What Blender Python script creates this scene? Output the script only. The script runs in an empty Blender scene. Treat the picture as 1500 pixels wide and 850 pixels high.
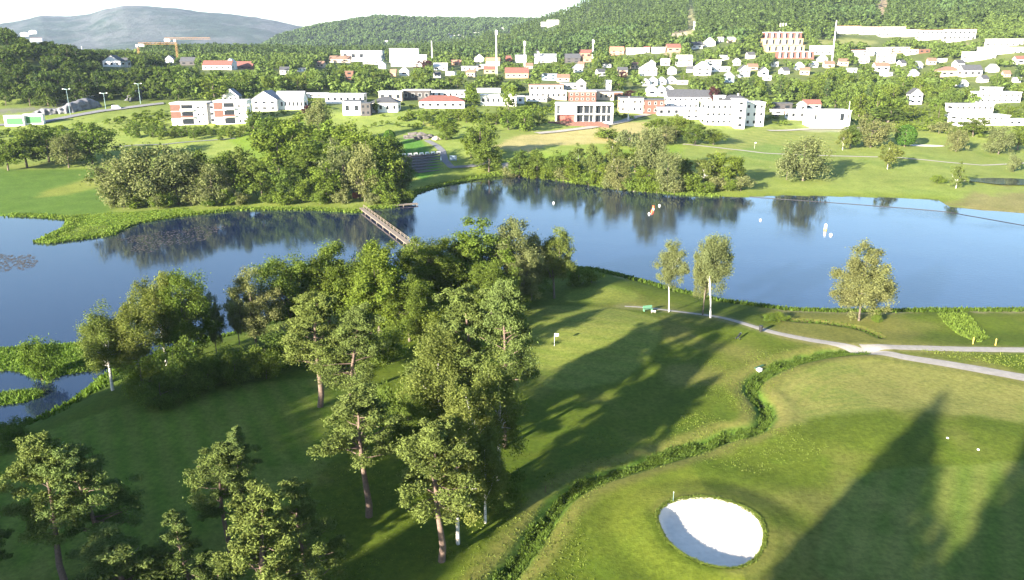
SUN_E = 5.0; SKY_S = 0.066; EXPO = 2.5; HAZE = 4.0e-5
import bpy, math, random
import numpy as np
RS = np.random.RandomState(11)
random.seed(11)
scene = bpy.context.scene
COL = scene.collection
rad = math.radians

# ------------------------------------------------------------------ camera geometry
F = 1155.0; CX = 750.0; CY = 425.0; PITCH = rad(17.1); CH = 50.0
SP, CP = math.sin(PITCH), math.cos(PITCH)

def ray(px, py):
    a = (px - CX) / F; b = (py - CY) / F
    return a, CP - b * SP, -SP - b * CP

def P0(px, py, z=0.0):
    dx, dy, dz = ray(px, py)
    t = (z - CH) / dz
    return dx * t, dy * t

def proj(X, Y, Z):
    d = Y * CP - (Z - CH) * SP
    yy = Y * SP + (Z - CH) * CP
    return CX + F * X / d, CY - F * yy / d, d

def zat(py, Y):
    return CH - Y * math.tan(PITCH + math.atan((py - CY) / F))

# ------------------------------------------------------------------ noise
_PERM = np.random.RandomState(3).rand(512, 512)
def vnoise(x, y):
    xi = np.floor(x).astype(np.int64); yi = np.floor(y).astype(np.int64)
    fx = x - xi; fy = y - yi
    fx = fx * fx * (3 - 2 * fx); fy = fy * fy * (3 - 2 * fy)
    g = lambda i, j: _PERM[i & 511, j & 511]
    return (g(xi, yi) * (1 - fx) + g(xi + 1, yi) * fx) * (1 - fy) + (g(xi, yi + 1) * (1 - fx) + g(xi + 1, yi + 1) * fx) * fy
def fbm(x, y, o=4):
    s = 0; a = 0.5
    for k in range(o):
        s = s + a * (vnoise(x + 17.3 * k, y - 9.1 * k) - 0.5); x = x * 2.03; y = y * 2.03; a *= 0.5
    return s
def sstep(a, b, x):
    t = np.clip((x - a) / (b - a), 0, 1)
    return t * t * (3 - 2 * t)

def sdf(poly, X, Y):
    """signed distance to a polygon, negative inside"""
    X = np.asarray(X, float); Y = np.asarray(Y, float)
    d2 = np.full(X.shape, 1e18); ins = np.zeros(X.shape, bool)
    n = len(poly)
    for i in range(n):
        ax, ay = poly[i]; bx, by = poly[(i + 1) % n]
        ex, ey = bx - ax, by - ay
        l2 = ex * ex + ey * ey + 1e-12
        t = np.clip(((X - ax) * ex + (Y - ay) * ey) / l2, 0, 1)
        d2 = np.minimum(d2, (X - ax - t * ex) ** 2 + (Y - ay - t * ey) ** 2)
        c = ((ay > Y) != (by > Y)) & (X < ex * (Y - ay) / (ey if abs(ey) > 1e-12 else 1e-12) + ax)
        ins ^= c
    d = np.sqrt(d2)
    return np.where(ins, -d, d)
def pdist(line, X, Y):
    X = np.asarray(X, float); Y = np.asarray(Y, float)
    d2 = np.full(X.shape, 1e18)
    for i in range(len(line) - 1):
        ax, ay = line[i]; bx, by = line[i + 1]
        ex, ey = bx - ax, by - ay
        t = np.clip(((X - ax) * ex + (Y - ay) * ey) / (ex * ex + ey * ey + 1e-12), 0, 1)
        d2 = np.minimum(d2, (X - ax - t * ex) ** 2 + (Y - ay - t * ey) ** 2)
    return np.sqrt(d2)
def smooth_line(pts, n=6, closed=False):
    pts = [np.array(p, float) for p in pts]
    out = []
    m = len(pts)
    rng = range(m if closed else m - 1)
    for i in rng:
        if closed:
            p0, p1, p2, p3 = pts[(i - 1) % m], pts[i], pts[(i + 1) % m], pts[(i + 2) % m]
        else:
            p0, p1, p2, p3 = pts[max(i - 1, 0)], pts[i], pts[i + 1], pts[min(i + 2, m - 1)]
        for k in range(n):
            t = k / n
            out.append(0.5 * ((2 * p1) + (-p0 + p2) * t + (2 * p0 - 5 * p1 + 4 * p2 - p3) * t * t + (-p0 + 3 * p1 - 3 * p2 + p3) * t ** 3))
    if not closed: out.append(pts[-1])
    return [tuple(p) for p in out]

def W(pts, z=0.0): return [P0(x, y, z) for x, y in pts]

# ------------------------------------------------------------------ outlines on the ground
FAR_SHORE = [(-420, 352), (-150, 326), (0, 317), (50, 318), (100, 322), (96, 334), (70, 346), (52, 355), (75, 357), (120, 351), (165, 345),
             (178, 336), (200, 328), (262, 318), (350, 308), (450, 308), (525, 312), (548, 306), (575, 305), (598, 297), (610, 284), (640, 274), (700, 263),
             (742, 257), (800, 262), (850, 269), (900, 277), (1000, 286), (1080, 290), (1150, 287), (1250, 289), (1330, 291), (1375, 294),
             (1392, 304), (1440, 309), (1500, 313), (1640, 322), (1900, 340)]
NEAR_SHORE = [(1950, 455), (1700, 460), (1500, 459), (1380, 460), (1300, 461), (1220, 461), (1150, 459), (1060, 447), (990, 430), (930, 413), (880, 401),
              (840, 398), (780, 400), (700, 402), (650, 404), (600, 418), (540, 440), (470, 458), (400, 476), (330, 498), (270, 512), (215, 530), (160, 548),
              (138, 566), (120, 582), (90, 602), (55, 622), (20, 634), (-30, 644), (-150, 665), (-350, 690)]
LAKE = [P0(x, y) for x, y in FAR_SHORE] + [P0(x, y) for x, y in NEAR_SHORE]
ISLET = smooth_line(W([(-120, 528), (-40, 516), (20, 510), (80, 506), (140, 503), (185, 500), (180, 525), (150, 540), (100, 548), (70, 556), (40, 550), (20, 543), (-30, 546), (-100, 552)]), 4, True)
ISLET2 = smooth_line(W([(-60, 580), (0, 577), (40, 572), (62, 574), (55, 583), (20, 592), (-50, 596)]), 4, True)
REEDSPIT = smooth_line(W([(232, 455), (262, 452), (268, 459), (240, 462)]), 4, True)
MARSH = W([(20, 360), (40, 340), (110, 316), (210, 312), (270, 306), (300, 316), (190, 352), (90, 366)])
BUNK_PX = [(962, 762), (975, 745), (1000, 737), (1035, 735), (1070, 743), (1098, 756), (1114, 772), (1119, 792), (1115, 812), (1102, 829), (1078, 840), (1045, 838), (1015, 828), (990, 812), (972, 792)]
BUNK = smooth_line(W(BUNK_PX, 2.9), 5, True)
BUNK_C = (sum(p[0] for p in BUNK) / len(BUNK), sum(p[1] for p in BUNK) / len(BUNK))
BUNK_BIG = [(BUNK_C[0] + (x - BUNK_C[0]) * 1.0, BUNK_C[1] + (y - BUNK_C[1])) for x, y in BUNK]
DITCH = smooth_line(W([(715, 900), (738, 850), (775, 800), (820, 738), (860, 710), (920, 688), (1000, 664), (1060, 644), (1112, 630), (1120, 600), (1100, 572), (1118, 552), (1160, 534), (1220, 521), (1275, 517)], 2.4), 5)
PATH_A = smooth_line(W([(1900, 625), (1700, 590), (1500, 553), (1400, 535), (1320, 522), (1250, 509), (1180, 497), (1120, 486), (1060, 472), (1010, 463), (950, 453), (915, 450)], 3.0), 6)
PATH_B = smooth_line(W([(1900, 522), (1700, 516), (1500, 512), (1400, 511), (1330, 509), (1262, 508)], 3.0), 6)
TRENCH = smooth_line(W([(1120, 467), (1160, 471), (1210, 474), (1262, 482), (1290, 495)], 2.5), 5)

GREEN = smooth_line(W([(770, 455), (830, 446), (900, 452), (960, 470), (965, 500), (930, 540), (870, 560), (800, 560), (775, 520)], 3.4), 4, True)
TEE = smooth_line(W([(835, 428), (880, 418), (930, 428), (925, 442), (870, 444), (830, 440)], 3.0), 4, True)
FWAY_R = smooth_line(W([(1122, 600), (1160, 552), (1260, 528), (1400, 546), (1600, 596), (1800, 660), (1500, 622), (1330, 606), (1200, 616), (1136, 628)], 2.8), 5, True)
FWAY_R2 = smooth_line(W([(1215, 760), (1235, 710), (1290, 690), (1400, 684), (1600, 680), (1800, 760), (1700, 900), (1300, 900), (1200, 830)], 2.8), 5, True)
FWAY_L = smooth_line(W([(-100, 700), (100, 628), (250, 590), (420, 560), (520, 560), (560, 620), (480, 680), (420, 780), (300, 900), (-100, 900)], 2.6), 5, True)
STRIPE_F = W([(1040, 222), (1080, 200), (1120, 190), (1200, 192), (1235, 205), (1215, 222), (1120, 228)], 6.0)
FAR_GREEN = W([(1060, 224), (1120, 212), (1180, 216), (1190, 226), (1120, 231)], 5.0)
BEACH_PATH = W([(1700, 222), (1500, 233), (1440, 236), (1380, 232), (1320, 228), (1260, 227), (1200, 226), (1120, 224), (1060, 220), (1000, 216)], 4.6)

# ------------------------------------------------------------------ far ground: for pixel columns, (distance, pixel row) or (distance, None, height)
def T(*rows): return [(r[0], r[2] if len(r) > 2 else zat(r[1], r[0])) for r in rows]
FAR_COLS = {
 -500: T((200, 0, .6), (331, 0, 2), (428, 190), (460, 0, 11), (510, 147), (560, 100), (640, 62), (700, 45), (1000, 0, 62), (1500, 0, 40)),
 0:   T((239, 0, .5), (331, 0, 2), (428, 194), (460, 0, 10), (500, 152), (560, 104), (640, 66), (700, 54), (800, 0, 50), (1000, 0, 40), (1500, 0, 36)),
 150: T((240, 0, .5), (331, 0, 2), (428, 190), (470, 0, 11), (510, 150), (580, 122), (660, 99), (740, 92), (1000, 0, 35), (1500, 0, 36)),
 300: T((262, 0, .5), (300, 0, 2), (378, 0, 5), (430, 183), (500, 152), (600, 122), (700, 106), (1000, 88), (1500, 80)),
 500: T((265, 0, .5), (300, 0, 2), (380, 205), (430, 178), (480, 157), (560, 138), (700, 114), (900, 96), (1500, 82)),
 700: T((300, 0, .5), (318, 0, 3.5), (350, 215), (400, 190), (440, 167), (500, 150), (600, 131), (800, 103), (1100, 86), (1600, 74)),
 850: T((290, 0, .5), (320, 240), (360, 215), (400, 195), (430, 180), (480, 160), (560, 139), (700, 114), (850, 93), (1000, 76), (1300, 52), (1600, 29), (1750, 20), (2300, 0, 90)),
 1000: T((270, 0, .5), (300, 255), (350, 225), (400, 200), (430, 189), (480, 168), (560, 144), (650, 119), (780, 94), (900, 70), (1100, 42), (1300, 18), (1500, 2), (1800, 0, 150), (2400, 0, 130)),
 1150: T((272, 0, .5), (334, 0, 3), (400, 205), (440, 190), (500, 164), (600, 134), (700, 99), (780, 82), (880, 54), (1050, 25), (1300, -8), (1700, -60)),
 1300: T((272, 0, .5), (320, 0, 2.5), (400, 205), (440, 190), (500, 169), (600, 134), (700, 103), (800, 78), (900, 54), (1050, 25), (1300, -8), (1700, -60)),
 1500: T((245, 0, .5), (320, 0, 2.5), (400, 210), (430, 187), (480, 168), (560, 134), (640, 108), (700, 79), (800, 49), (1000, 14), (1300, -38), (1700, -90)),
 2000: T((200, 0, .5), (320, 0, 2.5), (400, 210), (430, 187), (480, 168), (560, 134), (640, 108), (700, 79), (800, 49), (1000, 14), (1300, -38), (1700, -90)),
}
_cpx = sorted(FAR_COLS)
_cu = np.array([(p - CX) / F * 0.965 for p in _cpx])
_yg = np.exp(np.linspace(math.log(180), math.log(9000), 260))
_tab = np.array([np.interp(_yg, [a for a, b in FAR_COLS[p]], [b for a, b in FAR_COLS[p]]) for p in _cpx])
# smooth the profiles along the distance
for _ in range(3):
    _tab[:, 1:-1] = 0.25 * _tab[:, :-2] + 0.5 * _tab[:, 1:-1] + 0.25 * _tab[:, 2:]

MOUNT = [(-900, 60), (-400, 45), (-100, 42), (20, 36), (45, 31), (70, 27), (110, 30), (140, 27), (160, 19), (190, 13), (225, 14), (260, 17), (330, 22), (400, 30), (450, 39), (500, 60), (700, 85), (2500, 95)]
MIDH = [(-900, 120), (330, 100), (375, 76), (410, 56), (460, 42), (520, 34), (560, 31), (600, 33), (660, 34), (720, 32), (760, 31), (800, 33), (850, 30), (950, 36), (1100, 60), (2500, 80)]
NEARH = [(-900, 130), (600, 100), (650, 77), (700, 62), (760, 48), (800, 36), (840, 24), (856, 14), (880, 10), (910, 5), (940, -2), (980, 6), (1000, 3), (1040, -10), (1150, -30), (2500, -60)]

def ridge(prof, D, w, front, back, X, Y):
    u = X / np.maximum(Y, 1.0)
    px = CX + u * F / 0.958
    py = np.interp(px, [a for a, b in prof], [b for a, b in prof])
    zr = CH - D * np.tan(PITCH + np.arctan((py - CY) / F))
    g = np.where(Y < D, np.exp(-((Y - D) / front) ** 2), np.exp(-((Y - D) / back) ** 2))
    return zr * g

def H_far(X, Y):
    Ys = np.maximum(Y, 1.0)
    u = X / Ys
    fu = np.interp(u, _cu, np.arange(len(_cu)))
    fy = np.interp(np.log(np.clip(Ys, 181, 8900)), np.log(_yg), np.arange(len(_yg)))
    iu = np.clip(fu.astype(int), 0, len(_cu) - 2); iy = np.clip(fy.astype(int), 0, len(_yg) - 2)
    a = fu - iu; b = fy - iy
    a = 0.5 * a + 0.5 * (a * a * (3 - 2 * a))
    z = (_tab[iu, iy] * (1 - b) + _tab[iu, iy + 1] * b) * (1 - a) + (_tab[iu + 1, iy] * (1 - b) + _tab[iu + 1, iy + 1] * b) * a
    n = fbm(X / 60, Y / 60)
    z = z + n * np.interp(Ys, [280, 420, 700, 1500, 4000], [0.6, 2.2, 4.0, 10.0, 30.0])
    far = Ys > 900
    if np.any(far):
        Xf, Yf = X[far], Ys[far]
        zf = z[far]
        m1 = ridge(NEARH, 1650, 1, 480, 500, Xf, Yf) + fbm(Xf / 160, Yf / 160) * 14
        m2 = ridge(MIDH, 2700, 1, 620, 700, Xf, Yf) + fbm(Xf / 260, Yf / 260) * 34
        nz = fbm(Xf / 700, Yf / 700, 6)
        m3 = ridge(MOUNT, 5600, 1, 1300, 1500, Xf, Yf) + nz * 130 * np.exp(-((Yf - 5200) / 1300) ** 2) 
        zf = np.where(Yf > 1150, np.maximum(zf * np.interp(Yf, [1150, 2300, 4000], [1, .9, .8]), np.maximum(m1, np.maximum(m2, m3))), np.maximum(zf, m1))
        z = z.copy(); z[far] = zf
    return z

# rocky road cut on the left
CUT = [P0(0, 172, 10), P0(70, 168, 11), P0(130, 160, 12), P0(200, 146, 15), P0(240, 135, 18)]

def lake_sd(X, Y):
    s = sdf(LAKE, X, Y)
    for isl in (ISLET, ISLET2, REEDSPIT):
        s = np.maximum(s, -sdf(isl, X, Y))
    return s

def H(X, Y, detail=True):
    shp = np.shape(X)
    X = np.atleast_1d(np.asarray(X, float)).ravel(); Y = np.atleast_1d(np.asarray(Y, float)).ravel()
    zn = 2.7 + 1.3 * fbm(X / 45, Y / 45, 3)
    def bump(px, py, h, sx, sy):
        bx, by = P0(px, py, 3.0)
        return h * np.exp(-((X - bx) / sx) ** 2 - ((Y - by) / sy) ** 2)
    near = Y < 240
    zn = zn + bump(880, 490, 1.3, 16, 13) + bump(1040, 478, 0.9, 12, 7) + bump(880, 420, 0.8, 8, 6) + bump(1150, 590, -.5, 8, 8) + bump(1300, 620, .8, 18, 10) + bump(200, 600, .8, 14, 10) + bump(1450, 480, -.6, 30, 6)
    zf = H_far(X, Y)
    w = sstep(190, 235, Y)
    z = zn * (1 - w) + zf * w
    m = (Y > 55) & (Y < 345) & (np.abs(X) < 420)
    if np.any(m):
        x, y = X[m], Y[m]
        sd = lake_sd(x, y)
        zm = z[m]
        low = (sdf(MARSH, x, y) < 2) | (sdf(ISLET, x, y) < 1.5) | (sdf(ISLET2, x, y) < 1.5) | (sdf(REEDSPIT, x, y) < 1)
        zm = np.where(low, 0.35 + 0.3 * vnoise(x / 2, y / 2), zm)
        L = np.where(y > 200, 9.0, 3.5)
        zz = np.where(sd > 0, 0.06 + zm * (1 - np.exp(-sd / L)), np.maximum(-1.6, sd * 0.35))
        z[m] = zz
    m = (Y > 30) & (Y < 170) & (X > -40) & (X < 160)
    if np.any(m):
        x, y = X[m], Y[m]
        zm = z[m]
        s = sdf(BUNK, x, y)
        # the bunker is set into a low round mound with a raised lip
        zm = zm + np.where(s > 0, 0.85 * np.exp(-(s / 4.2) ** 2), 0.85) + 0.22 * np.exp(-((s - 7) / 2.6) ** 2) - 0.05 * np.exp(-((s - 4.6) / 1.2) ** 2)
        zc = 2.62
        zm = np.where(s < 0.15, zm * sstep(-0.75, 0.15, s) + (zc - 0.1) * (1 - sstep(-0.75, 0.15, s)), zm)
        d = pdist(DITCH, x, y)
        zm = zm - .9 * np.exp(-(d / 1.1) ** 2) + 0.12 * np.exp(-((d - 3.2) / 1.0) ** 2)
        dt = pdist(TRENCH, x, y)
        zm = zm - 0.6 * np.exp(-(dt / 0.5) ** 2)
        z[m] = zm
    return z.reshape(shp)

def G(px, py, s0=40.0, s1=7000.0):
    """the ground point seen at a pixel of the photograph"""
    dx, dy, dz = ray(px, py)
    n = math.sqrt(dx * dx + dy * dy + dz * dz); dx, dy, dz = dx / n, dy / n, dz / n
    s = np.exp(np.linspace(math.log(s0), math.log(s1), 900))
    z = CH + dz * s
    below = np.nonzero(z - H(dx * s, dy * s) < 0)[0]
    if len(below) == 0: return dx * s1, dy * s1, float(H(dx * s1, dy * s1))
    i = max(int(below[0]), 1)
    a, b = s[i - 1], s[i]
    for _ in range(18):
        c = 0.5 * (a + b)
        if CH + dz * c - float(H(dx * c, dy * c)) < 0: b = c
        else: a = c
    return dx * b, dy * b, float(H(dx * b, dy * b))

# ------------------------------------------------------------------ mesh helpers
def mesh_from(name, V, Q, mats, midx=None, attrs=None, smooth=False, tris=False):
    V = np.asarray(V, np.float32); Q = np.asarray(Q, np.int32)
    me = bpy.data.meshes.new(name)
    k = Q.shape[1]
    me.vertices.add(len(V)); me.vertices.foreach_set('co', V.ravel())
    me.loops.add(Q.size); me.loops.foreach_set('vertex_index', Q.ravel())
    me.polygons.add(len(Q))
    me.polygons.foreach_set('loop_start', np.arange(0, Q.size, k, dtype=np.int32))
    try: me.polygons.foreach_set('loop_total', np.full(len(Q), k, np.int32))
    except Exception: pass
    for m in mats: me.materials.append(m)
    if midx is not None: me.polygons.foreach_set('material_index', np.asarray(midx, np.int32))
    if smooth: me.polygons.foreach_set('use_smooth', np.ones(len(Q), bool))
    if attrs:
        for an, (dom, typ, data) in attrs.items():
            at = me.attributes.new(an, typ, dom)
            if typ == 'FLOAT': at.data.foreach_set('value', np.asarray(data, np.float32).ravel())
            else: at.data.foreach_set('color', np.asarray(data, np.float32).ravel())
    me.update(calc_edges=True)
    return me

def link(name, data, parent=None, loc=(0, 0, 0), rotz=0.0):
    o = bpy.data.objects.new(name, data); COL.objects.link(o)
    o.location = loc; o.rotation_euler = (0, 0, rotz)
    if parent is not None: o.parent = parent
    return o
def tag(o, label=None, cat=None, group=None, kind=None):
    if label: o['label'] = label
    if cat: o['category'] = cat
    if group: o['group'] = group
    if kind: o['kind'] = kind
    return o

# ------------------------------------------------------------------ materials
def newmat(name):
    m = bpy.data.materials.new(name); m.use_nodes = True
    nt = m.node_tree; nt.nodes.clear()
    out = nt.nodes.new('ShaderNodeOutputMaterial')
    return m, nt, out
def N(nt, t, **kw):
    n = nt.nodes.new(t)
    for k, v in kw.items():
        if k in n.inputs.keys() if isinstance(k, str) else False: n.inputs[k].default_value = v
        else: setattr(n, k, v)
    return n
def noise(nt, scale, detail=4, rough=.55, coord=None):
    t = nt.nodes.new('ShaderNodeTexNoise'); t.inputs['Scale'].default_value = scale
    t.inputs['Detail'].default_value = detail; t.inputs['Roughness'].default_value = rough
    if coord is not None: nt.links.new(coord, t.inputs['Vector'])
    return t
def ramp(nt, fac, stops):
    r = nt.nodes.new('ShaderNodeValToRGB'); nt.links.new(fac, r.inputs['Fac'])
    e = r.color_ramp.elements
    while len(e) < len(stops): e.new(0.5)
    for i, (p, c) in enumerate(stops):
        e[i].position = p; e[i].color = (*c, 1) if len(c) == 3 else c
    return r
def mixc(nt, fac, a, b, mode='MIX'):
    m = nt.nodes.new('ShaderNodeMix'); m.data_type = 'RGBA'; m.blend_type = mode
    for sock, v in ((m.inputs[0], fac), (m.inputs[6], a), (m.inputs[7], b)):
        if hasattr(v, 'is_linked') or hasattr(v, 'links'): nt.links.new(v, sock)
        elif isinstance(v, (int, float)): sock.default_value = v
        else: sock.default_value = (*v, 1)
    return m.outputs[2]
def simple_mat(name, color, rough=.7, var=.12, scale=3.0, metallic=0.0, bump=0.0):
    m, nt, out = newmat(name)
    b = nt.nodes.new('ShaderNodeBsdfPrincipled'); b.inputs['Roughness'].default_value = rough; b.inputs['Metallic'].default_value = metallic
    tc = nt.nodes.new('ShaderNodeTexCoord')
    n = noise(nt, scale, 5, .6, tc.outputs['Object'])
    c = [max(0, x * (1 - var)) for x in color]; d = [min(1, x * (1 + var)) for x in color]
    r = ramp(nt, n.outputs['Fac'], [(.3, c), (.7, d)])
    nt.links.new(r.outputs['Color'], b.inputs['Base Color'])
    if bump:
        bp = nt.nodes.new('ShaderNodeBump'); bp.inputs['Strength'].default_value = bump; bp.inputs['Distance'].default_value = .05
        nt.links.new(n.outputs['Fac'], bp.inputs['Height']); nt.links.new(bp.outputs['Normal'], b.inputs['Normal'])
    nt.links.new(b.outputs['BSDF'], out.inputs['Surface'])
    return m

def leaf_mat(name, color, warm=(0.0, 0.0, 0.0), trans=.36, hue=.35):
    """colour varies leaf clump by leaf clump (tint) and tree by tree (object random)"""
    color = tuple(v * 1.12 for v in color)
    m, nt, out = newmat(name)
    at = nt.nodes.new('ShaderNodeAttribute'); at.attribute_name = 'tint'
    oi = nt.nodes.new('ShaderNodeObjectInfo')
    alt = (color[0] * 1.18 + warm[0] * .5, color[1] * 1.08 + warm[1] * .5, color[2] * .95 + warm[2])
    dk = (color[0] * .8, color[1] * .92, color[2] * 1.1)
    c1 = mixc(nt, oi.outputs['Random'], dk, alt)
    tc = nt.nodes.new('ShaderNodeTexCoord')
    n = noise(nt, .35, 2, .5, tc.outputs['Object'])
    c2 = mixc(nt, n.outputs['Fac'], c1, (color[0] * 1.15, color[1] * 1.2, color[2] * .9))
    mul = nt.nodes.new('ShaderNodeVectorMath'); mul.operation = 'SCALE'
    nt.links.new(c2, mul.inputs[0]); nt.links.new(at.outputs['Fac'], mul.inputs['Scale'])
    d = nt.nodes.new('ShaderNodeBsdfDiffuse'); t = nt.nodes.new('ShaderNodeBsdfTranslucent')
    nt.links.new(mul.outputs[0], d.inputs['Color'])
    tcx = nt.nodes.new('ShaderNodeVectorMath'); tcx.operation = 'MULTIPLY'; tcx.inputs[1].default_value = (1.1, 1.3, .6)
    nt.links.new(mul.outputs[0], tcx.inputs[0]); nt.links.new(tcx.outputs[0], t.inputs['Color'])
    mx = nt.nodes.new('ShaderNodeMixShader'); mx.inputs[0].default_value = trans
    nt.links.new(d.outputs[0], mx.inputs[1]); nt.links.new(t.outputs[0], mx.inputs[2])
    nt.links.new(mx.outputs[0], out.inputs['Surface'])
    return m

# ------------------------------------------------------------------ camera, sun, sky
cd = bpy.data.cameras.new('camera'); cam = bpy.data.objects.new('camera', cd); COL.objects.link(cam)
cam.location = (0, 0, CH); cam.rotation_euler = (math.pi / 2 - PITCH, 0, 0)
cd.sensor_width = 36; cd.lens = 36 * F / 1500; cd.clip_start = 1; cd.clip_end = 60000
scene.camera = cam
SUN_EL = rad(15.0); SD = np.array([0.65, 0.76]); SD = SD / np.linalg.norm(SD)
sl = bpy.data.lights.new('sun', 'SUN'); sl.energy = SUN_E; sl.angle = rad(.85); sl.color = (1.0, .90, .74)
so = bpy.data.objects.new('sun', sl); COL.objects.link(so); so.location = (-200, -240, 150)
import mathutils
so.rotation_euler = mathutils.Vector((SD[0] * math.cos(SUN_EL), SD[1] * math.cos(SUN_EL), -math.sin(SUN_EL))).to_track_quat('-Z', 'Y').to_euler()
w = bpy.data.worlds.new('World'); scene.world = w; w.use_nodes = True
nt = w.node_tree; bg = nt.nodes['Background']
sky = nt.nodes.new('ShaderNodeTexSky'); sky.sky_type = 'NISHITA'; sky.sun_disc = False
sky.sun_elevation = SUN_EL; sky.sun_rotation = math.atan2(-SD[0], -SD[1]); sky.altitude = 60
sky.air_density = 1.0; sky.dust_density = .5; sky.ozone_density = 2.7
nt.links.new(sky.outputs[0], bg.inputs['Color']); bg.inputs['Strength'].default_value = SKY_S
vs = scene.view_settings
vs.view_transform = 'Standard'; vs.look = 'None'; vs.exposure = EXPO; vs.gamma = 1; vs.use_curve_mapping = False
cy = scene.cycles
cy.max_bounces = 6; cy.diffuse_bounces = 2; cy.glossy_bounces = 3; cy.transmission_bounces = 3; cy.transparent_max_bounces = 6; cy.volume_bounces = 1
cy.use_denoising = True
# ------------------------------------------------------------------ the ground sheet
def ground_color(X, Y, Z):
    n = len(X)
    f1 = fbm(X / 9, Y / 9); f2 = fbm(X / 30 + 5, Y / 30); f3 = fbm(X / 2.2, Y / 2.2, 3)
    rough = np.array([.083, .108, .014]); mown = np.array([.112, .142, .026]); lush = np.array([.058, .095, .010]); dry = np.array([.235, .20, .075])
    marsh = np.array([.16, .20, .035]); forest = np.array([.080, .105, .032]); meadow = np.array([.205, .238, .066])
    c = np.repeat(rough[None], n, 0)
    def lay(mask, col):
        nonlocal c
        mask = np.clip(mask, 0, 1)[:, None]
        c = c * (1 - mask) + np.asarray(col)[None] * mask
    nr = Y < 235
    lay(sstep(.02, .22, f2 + .5 * f1) * .55 * nr, dry * .8)
    lay(sstep(.0, .25, -f2 + .6 * f3) * .5 * nr, lush)
    m = (Y < 240) & (Y > -50)
    s = np.full(n, 99.)
    idx = np.nonzero(m & (np.abs(X) < 200))[0]
    x, y = X[idx], Y[idx]
    def layi(maski, col):
        c[idx] = c[idx] * (1 - np.clip(maski, 0, 1)[:, None]) + np.asarray(col)[None] * np.clip(maski, 0, 1)[:, None]
    g1, g2, g3 = f1[idx], f2[idx], f3[idx]
    for poly, col, st in ((FWAY_L, mown * np.array([.85, 1.0, .8]), .2), (FWAY_R, np.array([.165, .185, .050]), .45), (FWAY_R2, mown * np.array([.85, .95, 1.0]), .2), (GREEN, np.array([.135, .165, .036]), .1), (TEE, mown * 1.05, .2)):
        sd = sdf(poly, x, y)
        k = sstep(.5, -.5, sd / (3.0 if poly is FWAY_R else 1.0) + g3 * 1.2)
        layi(k * .85, col)
        layi(k * st * sstep(.0, .2, g2 + g1), dry)
    # mower passes run in bands across the fairways and in rings round the bunker
    sb = sdf(BUNK, x, y)
    ring = .5 + .5 * np.sin(sb * 4.2 + g2 * 5)
    layi(sstep(12, 2, sb) * sstep(.2, 1.0, sb) * (.10 + .22 * ring), lush * .8)
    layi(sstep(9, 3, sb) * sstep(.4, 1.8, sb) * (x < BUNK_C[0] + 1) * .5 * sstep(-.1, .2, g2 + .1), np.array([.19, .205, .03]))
    for poly, ang, wl, amt in ((FWAY_R, .35, .55, .34), (FWAY_R2, -.55, .5, .24), (FWAY_L, .5, .5, .2), (GREEN, 1.2, .6, .2)):
        q = sdf(poly, x, y)
        if poly is FWAY_R: ph = q * 4.0 + g2 * 6
        else: ph = (x * math.cos(ang) + y * math.sin(ang)) / wl + g2 * 3
        layi(sstep(.2, -.6, q) * amt * (.5 + .5 * np.sin(ph)), dry)
    # edges of the ditch, the bank and worn ground
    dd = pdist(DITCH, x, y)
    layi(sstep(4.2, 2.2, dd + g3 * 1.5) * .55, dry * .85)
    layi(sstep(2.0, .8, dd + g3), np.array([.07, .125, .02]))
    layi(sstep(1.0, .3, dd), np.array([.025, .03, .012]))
    dt = pdist(TRENCH, x, y)
    layi(sstep(.9, .25, dt), np.array([.05, .04, .025]))
    sd = lake_sd(x, y)
    layi(sstep(6.5, 3.0, sd + g3 * 2) * (x > 8), np.array([.07, .12, .018]))
    layi(sstep(7.5, 4.8, sd + g3 * 2) * sstep(3.6, 5, sd + g3 * 2) * (x > 22) * sstep(-.06, .06, g1) , np.array([.30, .25, .16]))
    layi(sstep(9, 4, sd + g3 * 2) * (x <= 8), np.array([.075, .11, .02]))
    for isl in (ISLET, ISLET2, REEDSPIT):
        layi(sstep(.5, -.5, sdf(isl, x, y)), marsh * np.array([.8, .95, .6]))
    layi(sstep(.05, -.25, sd), np.array([.03, .028, .02]))
    # worn light soil beside the gravel paths
    pa = np.minimum(pdist(PATH_A, x, y), pdist(PATH_B, x, y))
    layi(sstep(2.6, 1.1, pa + g3 * 1.5) * .35, np.array([.26, .22, .14]))
    # ---- far side
    fr = Y >= 200
    wf = sstep(200, 236, Y)
    base = meadow[None] * (1 + .5 * f2[:, None]) 
    base = base * (1 - .45 * sstep(.0, .2, f1 + .4 * f2)[:, None]) + .45 * sstep(.0, .2, f1 + .4 * f2)[:, None] * (np.array([.10, .15, .03])[None])
    c = c * (1 - wf[:, None]) + base * wf[:, None]
    idx = np.nonzero((Y > 225) & (Y < 480))[0]; x, y = X[idx], Y[idx]; g1, g2, g3 = f1[idx], f2[idx], f3[idx]
    sd = lake_sd(x, y)
    layi(sstep(11, 4, sd + g1 * 6) * .8, np.array([.15, .18, .03]))
    layi(sstep(3.0, 1.0, sd + g3) * .6, np.array([.10, .12, .035]))
    layi(sstep(.05, -.25, sd), np.array([.03, .028, .02]))
    layi(sstep(2, -2, sdf(MARSH, x, y)), np.array([.13, .20, .03]))
    layi(sstep(3, -3, sdf(W([(-200, 320), (0, 312), (160, 305), (165, 262), (140, 246), (-200, 250)], 2), x, y) + g1 * 8), np.array([.085, .14, .026]))  # far-left meadow, its green darkened to carry the shade of trees
    layi(sstep(3, -3, sdf(W([(60, 284), (100, 282), (160, 268), (160, 255), (120, 262), (70, 275)], 2), x, y) + g1 * 5) * .6, np.array([.26, .25, .06]))
    q = sdf(STRIPE_F, x, y)
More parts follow.
